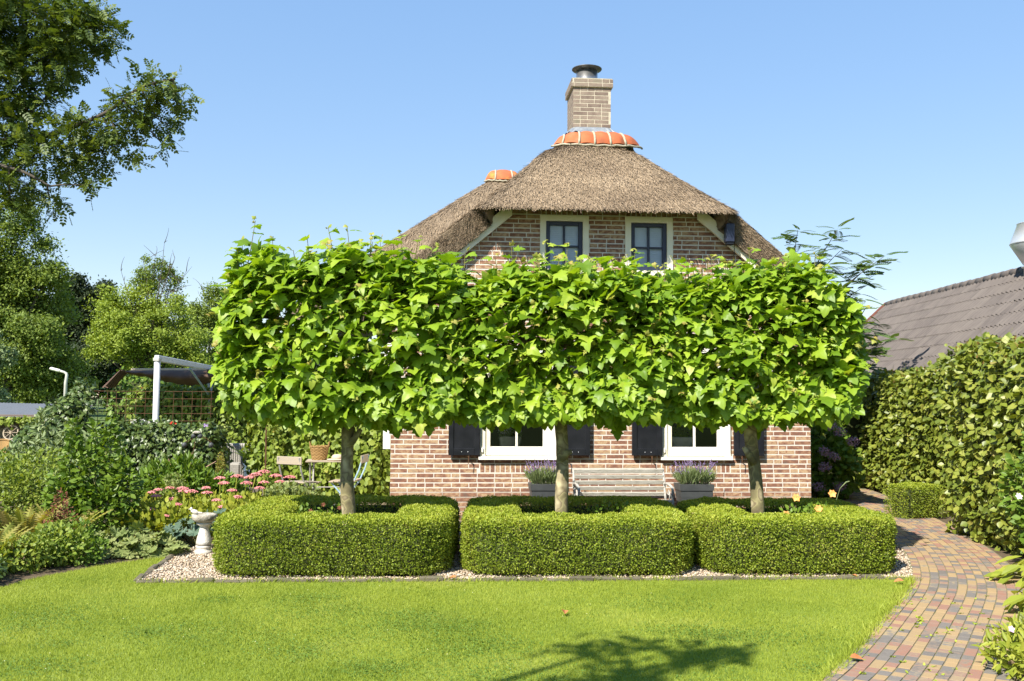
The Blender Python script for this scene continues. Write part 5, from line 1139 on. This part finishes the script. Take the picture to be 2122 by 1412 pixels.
ht_ = thing('sun_hat', 'pale straw hat lying on the bistro table', 'hat', (-2.40, 13.40, .725)); MB().lathe([(.0, .0), (.13, .0), (.145, .012), (.14, .018), (.085, .022)], n=24, jit=.04).build('brim', m_awn, ht_, True); MB().lathe([(.085, .015), (.08, .05), (.06, .075), (.02, .082), (0, .08)], n=18, jit=.05).build('crown', m_awn, ht_, True)

# ------------------------------------------------------------------ far left: shed, wheel, wicker chairs, lamp
sh = thing('shed', 'low dark plank shed with a grey corrugated roof', 'shed', (-11.6, 22.0, 0))
V, F = chamf_full(4.2, .022, .13, .004); pm = MB().add(V, F, 0.).mesh('plank', m_plank)
for k in range(8): link('plank', pm, sh, loc=(-.2 + random.gauss(0, .01), -.0 + random.gauss(0, .004), .07 + k * .118), rot=(0, 0, random.gauss(0, .001)))
for x in (-2.1, -.9, .5, 1.75): MB().cbox((x, .06, .56), (.09, .09, 1.12), .006).build('post', m_plank, sh)
MB().box(-2.2, 1.8, .15, .2, 0, 1.05).build('back_board', m_black, sh); MB().cbox((-.2, -.2, 1.10), (4.4, .03, .10), .004).build('fascia', m_plank, sh)
a = np.linspace(0, 1, 121); G = np.zeros((121, 6, 3))
for j, q in enumerate(np.linspace(0, 1, 6)): G[:, j] = np.stack([-2.5 + 3.9 * a, np.full(121, -.28 + 2.0 * q), 1.14 + .28 * q - .06 * a + .012 * np.sin(a * 300) * 1.0], 1)
MB().grid(G, flip=True).build('roof_sheet', m_slate, sh, True)
p = np.stack([rng.uniform(-2.3, 1.7, 900), rng.normal(-.30, .04, 900), 1.10 - np.abs(rng.normal(0, .09, 900))], 1); vn = thing('creeper', 'yellow-green creeper hanging along the shed eave', 'creeper', (-11.6, 22, 0)); scatter('foliage', T_IVY, p, rdir(900) + [0, 0, -.7], rdir(900) * .4 + [0, -1, .5], rng.uniform(.05, .10, 900), m_vine, vn)
wh = thing('wagon_wheel', 'small old wagon wheel leaning on the shed wall', 'wheel', (-11.22, 21.72, .75)); 
MB().tube([(.16 * math.cos(q), .05 * math.sin(q), .155 * math.sin(q)) for q in np.linspace(0, 2 * math.pi, 33)], .018, 6, False).build('rim', m_wood, wh, True); MB().lathe([(.03, -.03), (.035, 0), (.03, .03)], n=10).build('hub', m_wood, wh, rot=(R(90), 0, 0))
for k in range(8): q = 2 * math.pi * k / 8; MB().tube([(.02 * math.cos(q), 0, .02 * math.sin(q)), (.155 * math.cos(q), .05 * math.sin(q), .15 * math.sin(q))], .007, 5).build('spoke', m_wood, wh)
wt = thing('wheel_stand', 'pale low table under the wagon wheel by the shed', 'table', (-11.1, 21.55, 0)); MB().cbox((0, 0, .56), (.5, .3, .035), .004).build('top', m_stone, wt)
for sx in (-1, 1):
    for sy in (-1, 1): MB().cbox((sx * .2, sy * .1, .27), (.04, .04, .545), .004).build('leg', m_stone, wt)
def wicker(x, y, rz, lab):
    t = thing('wicker_chair', lab, 'chair', (x, y, 0), rz, 'honey wicker chairs by the shed')
    a = np.linspace(R(-20), R(200), 22); G = np.zeros((22, 6, 3))
    for j, q in enumerate(np.linspace(0, 1, 6)): hh = .30 + q * (.18 + .16 * np.maximum(0, np.sin(a))); G[:, j] = np.stack([(.26 + .05 * q) * np.cos(a), (.26 + .05 * q) * np.sin(a), hh], 1)
    mb = MB(); mb.grid(G); mb.grid(G * [.94, .94, 1], flip=True); mb.build('backrest', m_wicker, t, True); MB().tube(G[:, -1] * [.97, .97, 1], .022, 6).build('rim', m_wicker, t, True); MB().lathe([(.22, 0), (.24, .02), (.25, .31), (.0, .32)], n=20).build('seat', m_wicker, t, True)
wicker(-10.75, 20.3, R(10), 'honey wicker tub chair at the picture edge before the shed'); wicker(-10.15, 20.4, R(-20), 'second wicker tub chair half hidden behind the silvery bush')
lp = thing('street_lamp', 'grey street lamp post with a curved arm before dark trees', 'street lamp', (-27.7, 60, 0)); lp.scale = (.91, .91, .91); MB().tube([(0, 0, 0), (0, 0, 2.6), (.06, 0, 3.1), (.02, 0, 3.22), (-.12, 0, 3.3), (-.45, 0, 3.40)], [.13, .11, .10, .09, .08, .08], 8).build('pole', m_lamp, lp, True)
MB().cbox((-.74, 0, 3.47), (.75, .28, .2), .07, Matrix.Rotation(R(14), 4, 'Y')).build('lamp_head', m_white, lp)

# ------------------------------------------------------------------ neighbouring house on the right
nb = thing('neighbour_house', 'neighbouring house with a grey-brown pantile roof behind the hedge', 'house', (9.40, 24.0, 0))
PT = R(43); NR, NCOL = 9, 32; TW, TL = .30, .335
nx = np.linspace(0, TW, 13); prof = .034 * np.sin(nx / TW * 4 * math.pi)
G = np.zeros((13, 2, 3)); G[:, 0] = np.stack([np.zeros(13), -nx, prof], 1); G[:, 1] = np.stack([np.full(13, -TL - .03), -nx, prof + .018], 1)
mb = MB(); mb.grid(G); G3 = np.stack([G[:, 1], G[:, 1] - [0, 0, .028]], 1); mb.grid(G3); tme = mb.mesh('roof_tile', m_roof, True)
nroof = MB().add([(0, .06, 4.0 - .05), (-2.9 * math.cos(PT), .06, 4.0 - 2.9 * math.sin(PT) - .05), (-2.9 * math.cos(PT), -11, 4.0 - 2.9 * math.sin(PT) - .05), (0, -11, 4.0 - .05), (2.1, .06, 2.0), (2.1, -11, 2.0)], [(0, 1, 2, 3), (0, 3, 5, 4)]).build('roof', m_roof, nb)
for r_ in range(NR):
    for c in range(NCOL):
        link('roof_tile', tme, nroof, loc=(-(r_ * TL) * math.cos(PT), -c * TW + .02, 4.0 - r_ * TL * math.sin(PT) + random.gauss(0, .002)), rot=(random.gauss(0, .006), -PT + random.gauss(0, .006), 0))
V, F = tube([(0, 0, 0), (0, -.37, .012)], [.085, .09], 12); rme = MB().add(V, F, 0.).mesh('ridge_tile', m_roof, True)
for k in range(32): link('ridge_tile', rme, nroof, loc=(0, .08 - k * .335, 3.985 + random.gauss(0, .003)))
MB().bar((.0, .09, 3.99), (-2.95 * math.cos(PT), .09, 3.99 - 2.95 * math.sin(PT)), .03, .17).build('bargeboard', m_barge, nb)
MB().box(-1.75, 1.75, -10.9, .0, -.05, 2.15).build('wall', m_brickdark, nb); MB().add([(-1.75, .0, 2.1), (1.75, 0, 2.1), (0, 0, 3.9), (-1.75, -.2, 2.1), (1.75, -.2, 2.1), (0, -.2, 3.9)], [(0, 1, 2), (5, 4, 3), (0, 2, 5, 3), (1, 4, 5, 2)]).build('gable', m_brickdark, nb)
cwl = thing('roof_cowl', 'galvanised double-cone flue cowl on the neighbouring roof ridge', 'cowl', (9.36, 17.05, 3.78))
MB().lathe([(.24, -.3), (.24, .19), (.275, .20), (.275, .225), (.24, .235), (.245, .25)], n=28).build('collar', m_galv, cwl, True)
MB().lathe([(.245, .25), (.45, .60), (.455, .62)], n=36).build('lower_cone', m_galv, cwl, True); MB().lathe([(.46, .612), (.462, .635), (.33, .98), (.345, .99), (.30, .99), (.30, .9)], n=36).build('upper_cone', m_galv, cwl, True)

# ------------------------------------------------------------------ trees
def limb(mb, a, b, r0, r1, bend=.1, n=6, sides=6):
    a = np.asarray(a, float); b = np.asarray(b, float); L_ = np.linalg.norm(b - a); k = rng.normal(0, bend * L_, 3); q = np.linspace(0, 1, n)[:, None]
    pts = a + (b - a) * q + k * (q * (1 - q)) * 1.6 + np.array([0, 0, 1.]) * .12 * L_ * q * (1 - q); mb.tube(pts, np.linspace(r0, r1, n), sides, False); return pts
def far_tree(lab, base, blobs, nclump, leaves, size, mat, trunk=.3, T=T_RHOMB, cr=(.24, .50), sub=.55, group='trees behind the garden', bare=None, droop=-.1):
    """crown built of many leaf clumps hung on limbs; blobs are world positions (x,y,z,r)"""
    t = thing('tree', lab, 'tree', base, 0, group); B = np.array([(x - base[0], y - base[1], z, r, r * 1.0, r * .9) for x, y, z, r in blobs])
    c, nn = blob_pts(B, nclump, .12); rr = rng.uniform(*cr, nclump) * B[:, 3].mean()
    i = rng.integers(0, nclump, leaves); u = rdir(leaves); r = rng.random(leaves) ** .45
    r = r * (1 + .3 * np.abs(rng.normal(0, 1, leaves)) * (rng.random(leaves) < .4)); p = c[i] + u * (rr[i] * r)[:, None] * [1, 1, .72]; q_, _ = blob_pts(B, leaves // 3, .3); q_ += rng.normal(0, .12, q_.shape) * B[:, 3].mean(); p = np.vstack([p, q_]); p = p[p[:, 2] > .1]; m = len(p)
    top = B[:, 2].max(); mb = MB(); ctr = np.average(B[:, :2], axis=0, weights=B[:, 3])
    tp = limb(mb, (0, 0, -.1), (ctr[0] * .8, ctr[1] * .8, top * .72), trunk, trunk * .35, .03, 9, 9); mb.build('trunk', m_bark2, t, True)
    mb = MB()
    for b in B: 
        s = tp[min(8, max(2, int(8 * b[2] / top * .6)))]; e = limb(mb, s, b[:3], trunk * .38, trunk * .12, .08)
        for k in np.argsort(((c - b[:3]) ** 2).sum(1))[:max(4, nclump // len(B) // 2)]: limb(mb, e[rng.integers(3, 6)], c[k], trunk * .12, trunk * .03, .12, 4, 4)
    if bare:
        for tipp in bare: 
            e = limb(mb, tp[6], np.array(tipp) - base, trunk * .22, .015, .06, 8, 5)
            for k in range(7): s = e[rng.integers(3, 8)]; limb(mb, s, s + rng.normal(0, 1.0, 3) * [1, .6, .4] + [0, 0, .9], .035, .01, .15, 5, 4)
    mb.build('limbs', m_bark2, t, True)
    uu = unit(p - ctr.tolist() - [0, 0, top * .5] if False else p - np.array([ctr[0], ctr[1], top * .45])); scatter('crown', T, p, rdir(m) + [0, 0, droop], uu * .5 + rng.normal(0, .5, (m, 3)) + [-.1, -.2, .5], rng.uniform(*size, m), mat, t); return t
Y = lambda pts, y, s=2.: [(x, y + rng.normal(0, r * .4), z, r) for x, z, r in pts]
far_tree('tall broad tree at the left edge below the overhanging ash branch', (-36.5, 70, 0), Y([(-36.46, 14.0, 2.1), (-35.3, 10.67, 2.45), (-36.6, 7.5, 3.15), (-34.4, 5.74, 2.1), (-33.7, 10.6, 1.05), (-37.4, 12.0, 2.1), (-35.7, 3., 2.4), (-39, 9, 3), (-39, 4.5, 3), (-37.5, 9.5, 2.6), (-35.0, 8.2, 2.2), (-33.8, 3.2, 2.2), (-36.8, 5, 3)], 70), 200, 70000, (.16, .30), m_treemid, .4)
far_tree('dark rounded tree right of the tall one behind the lamp', (-43, 95, 0), Y([(-43, 11.4, 1.9), (-41, 9.2, 2.4), (-43.8, 7.2, 2.9), (-41.3, 4.4, 2.9), (-44.7, 4.4, 2.9), (-40.2, 11.9, 1.)], 95), 140, 40000, (.2, .36), m_treedark, .4)
far_tree('dark low tree filling the gap behind the shed', (-48, 92, 0), Y([(-47.5, 3., 3.), (-51, 4, 3.2), (-44.5, 2.6, 2.6), (-49, 7, 2.6), (-53, 7, 3)], 92), 100, 34000, (.2, .36), m_treedark, .4)
far_tree('dark low tree standing behind the mesh fence', (-37, 97, 0), Y([(-39, 2.8, 2.9), (-35.5, 2.2, 2.6), (-33, 3., 2.6), (-37, 5.2, 2.6), (-30, 2.4, 2.5)], 97), 110, 36000, (.2, .36), m_treedark, .4)
far_tree('yellow-green locust tree with bare twigs at its top', (-33, 88, 0), Y([(-36.7, 9.5, 2.), (-34.1, 10.4, 2.4), (-31.4, 9.1, 2.), (-34.9, 6.9, 2.8), (-31.3, 6., 2.5), (-37., 7.2, 1.7), (-29.1, 6.9, 1.7), (-37.8, 5.5, 1.2), (-33.4, 3.8, 2.2), (-28.6, 4.3, 1.7)], 88), 170, 30000, (.16, .30), m_treelime, .35, bare=[(-32.8, 88, 14.4), (-33.9, 88, 13.8), (-32, 88, 15.6), (-35.9, 88, 13), (-29.9, 88, 13), (-31, 88, 14.2)])
far_tree('thin crowned tree top above the locust', (-33.5, 90, 0), Y([(-33.2, 13., 1.7), (-31.8, 12.4, 1.4), (-34.6, 12.2, 1.2)], 90), 45, 3500, (.14, .26), m_treemid, .2)
far_tree('loose olive-green tree half hidden by the plane tree', (-29.5, 96, 0), Y([(-29.7, 12., 1.2), (-30, 9.7, 1.9), (-28.4, 7.4, 2.2), (-29.5, 4.5, 2.4), (-26.5, 5, 2.4), (-31.5, 9.7, 1.)], 96), 110, 20000, (.16, .30), m_treemid, .25, bare=[(-28, 96, 13.), (-31, 96, 12.2)])
far_tree('dark hedgerow tree between the tall tree and the locust', (-43, 110, 0), Y([(-42, 3, 3.2), (-46, 4, 3.4), (-38, 5, 3.4), (-50, 3, 3.4), (-41, 7.5, 2.6), (-54, 5, 3.6), (-58, 6, 3.6), (-33, 5, 3.4), (-29, 6.5, 3), (-25, 4.5, 3.2), (-57, 10.5, 3), (-52, 9.5, 3), (-47, 9, 3), (-43, 10, 2.8), (-38, 9.4, 2.8), (-34, 8.6, 2.8), (-62, 9, 3.4), (-48, 12.2, 2)], 112), 240, 80000, (.24, .42), m_treedark, .4)
far_tree('far grey-green tree at the very left above the shed', (-41, 60, 0), Y([(-32.6, 4., 1.2), (-33.6, 2.5, 1.5), (-34., 5., 1.5), (-33, 1.3, 1.2)], 61), 50, 10000, (.14, .26), m_greyleaf, .2)
# the ash whose branches hang into the picture
def ash():
    t = thing('ash_tree', 'big ash tree whose leafy branches hang in from the upper left', 'tree', (-12.8, 17, 0)); o = np.array([-12.8, 17, 0])
    mb = MB(); tp = limb(mb, (0, 0, -.1), (.4, 0, 11), .38, .16, .02, 12, 12); mb.build('trunk', m_bark2, t, True)
    L1 = np.array([(-12.6, 17, 4.6), (-11.27, 17, 5.0), (-9.17, 16.9, 6.05), (-8.31, 16.9, 6.19), (-7.8, 16.8, 6.33), (-7.2, 16.8, 6.59), (-6.61, 16.8, 7.04), (-6.0, 16.8, 7.2)]) - o
    L2 = np.array([(-12.5, 17, 6.4), (-9.23, 17.2, 7.63), (-8.72, 17.2, 7.9), (-7.95, 17.3, 8.35), (-7.3, 17.3, 8.6)]) - o
    L3 = np.array([(-12.6, 17, 5.2), (-9.5, 16.6, 5.55), (-8.64, 16.5, 5.5), (-8.0, 16.5, 5.2)]) - o
    L4 = np.array([(-12.4, 17, 7.6), (-9.26, 16.9, 8.43), (-8.3, 16.9, 8.9)]) - o
    L5 = np.array([(-9.2, 16.9, 7.5), (-8.9, 16.9, 6.9), (-8.4, 16.8, 6.45)]) - o
    for L_, r0 in ((L1, .075), (L2, .09), (L3, .05), (L4, .07), (L5, .03)): MB().tube(spline(L_, 5), np.linspace(r0, .018, (len(L_) - 1) * 5 + 1), 8).build('branch', m_bark2, t, True)
    BL_ = [(-8.73, 8.35, .77), (-7.94, 8.17, .7), (-7.42, 8.18, .42), (-8.19, 7.64, .55), (-8.96, 7.37, .51), (-8.08, 7.2, .21), (-8.59, 6.85, .36), (-8.83, 6.32, .45), (-8.3, 5.89, .48), (-8.75, 5.36, .42), (-8.85, 4.9, .26), (-8.18, 5.02, .2), (-7.71, 6.2, .42), (-7.19, 6.33, .36), (-6.86, 6.68, .40), (-6.35, 7.04, .38), (-6.0, 6.95, .26), (-6.33, 6.51, .28), (-6.24, 6.07, .15), (-6.83, 5.89, .17), (-7.52, 5.72, .32), (-7.42, 5.28, .17), (-9.06, 7.81, .51), (-9.3, 5.9, .45), (-9.3, 6.8, .5), (-9.5, 8.4, .7)]
    allL = np.vstack([spline(L_, 8) for L_ in (L1, L2, L3, L4, L5)]); tw = MB(); P = []; D = []; Nn = []
    for x, z, r in BL_:
        ctr = np.array([x, 16.9, z]) - o; k = max(5, int(50 * (r / .5) ** 2))
        s0 = allL[np.argmin(((allL - ctr) ** 2).sum(1))]; e = limb(tw, s0, ctr, .018, .008, .12, 5, 4)
        for j in range(k):
            u = rdir(1)[0]; p = ctr + u * r * rng.random() ** .4 * [1, 1.3, .9]; 
            if j % 3 == 0: limb(tw, e[rng.integers(1, 5)], p, .007, .003, .15, 4, 3)
            for q in range(5): P.append(p + rng.normal(0, .08, 3)); D.append(u * .6 + rng.normal(0, .7, 3) + [0, 0, -.2]); Nn.append(rng.normal(0, .4, 3) + [-.1, -.15, .9])
    tw.build('twigs', m_bark2, t, kind='stuff'); P = np.array(P); scatter('crown', T_PINN, P, np.array(D), np.array(Nn), rng.uniform(.15, .25, len(P)), m_ash, t)
ash()
# robinia behind the house corner
def robinia():
    t = thing('robinia_tree', 'young robinia with feathery leaves behind the right end of the hedge row', 'tree', (4.75, 16.4, 0)); o = np.array([4.75, 16.4, 0])
    MB().tube([(0, 0, 0), (.03, 0, 1.5), (-.02, 0, 3.0)], [.05, .04, .03], 8).build('trunk', m_bark2, t, True); P = []; D = []; Nn = []
    f = 16.4 / 14.5
    for tip in ((4.41, 4.22), (4.88, 4.15), (5.1, 3.93), (5.75, 3.82), (5.4, 3.68), (5.38, 3.34), (4.75, 3.6), (5.55, 2.75), (5.45, 2.4), (5.7, 2.5), (4.5, 3.5), (5.2, 3.1), (5.0, 2.7), (5.3, 2.1)):
        e = np.array([tip[0] * f, 16.4 + rng.normal(0, .25), 1.6 + (tip[1] - 1.6) * f]) - o; s = np.array([0, 0, max(1.6, e[2] - 1.2 - .4 * rng.random())])
        mb = MB(); pts = limb(mb, s, e, .018, .004, .05, 9, 5); mb.build('branch', m_bark2, t)
        for k in range(4, 9):
            for q in range(5 if k > 5 else 3):
                a = rng.uniform(0, 6.3); P.append(pts[k] + rng.normal(0, .02, 3)); D.append([math.cos(a), math.sin(a) * .7, rng.uniform(-.1, .5)]); Nn.append(rng.normal(0, .25, 3) + [0, -.2, 1])
    scatter('crown', T_ROB, np.array(P), np.array(D), np.array(Nn), rng.uniform(.24, .42, len(P)), m_rob, t)
robinia()
# tree behind the viewer whose crown throws the shadow on the lawn
far_tree('leafy garden tree behind the viewer casting its shadow on the lawn', (-6.2, -4.5, 0), [(-2.75, 1.45, 5.9, .30), (-2.15, 1.35, 6.1, .28), (-2.6, .95, 6.1, .26), (-3.3, -.4, 6.6, .6), (-4.2, -2.4, 7.0, 1.2), (-5.6, -3.6, 7.4, 1.6), (-7.6, -5.5, 6.8, 1.8), (-6.75, 1.0, 6.0, .2), (-6.8, -.2, 6.3, .5)], 66, 8000, (.08, .15), m_ash, .22, T=T_OVATE, group='garden trees', cr=(.3, .5))
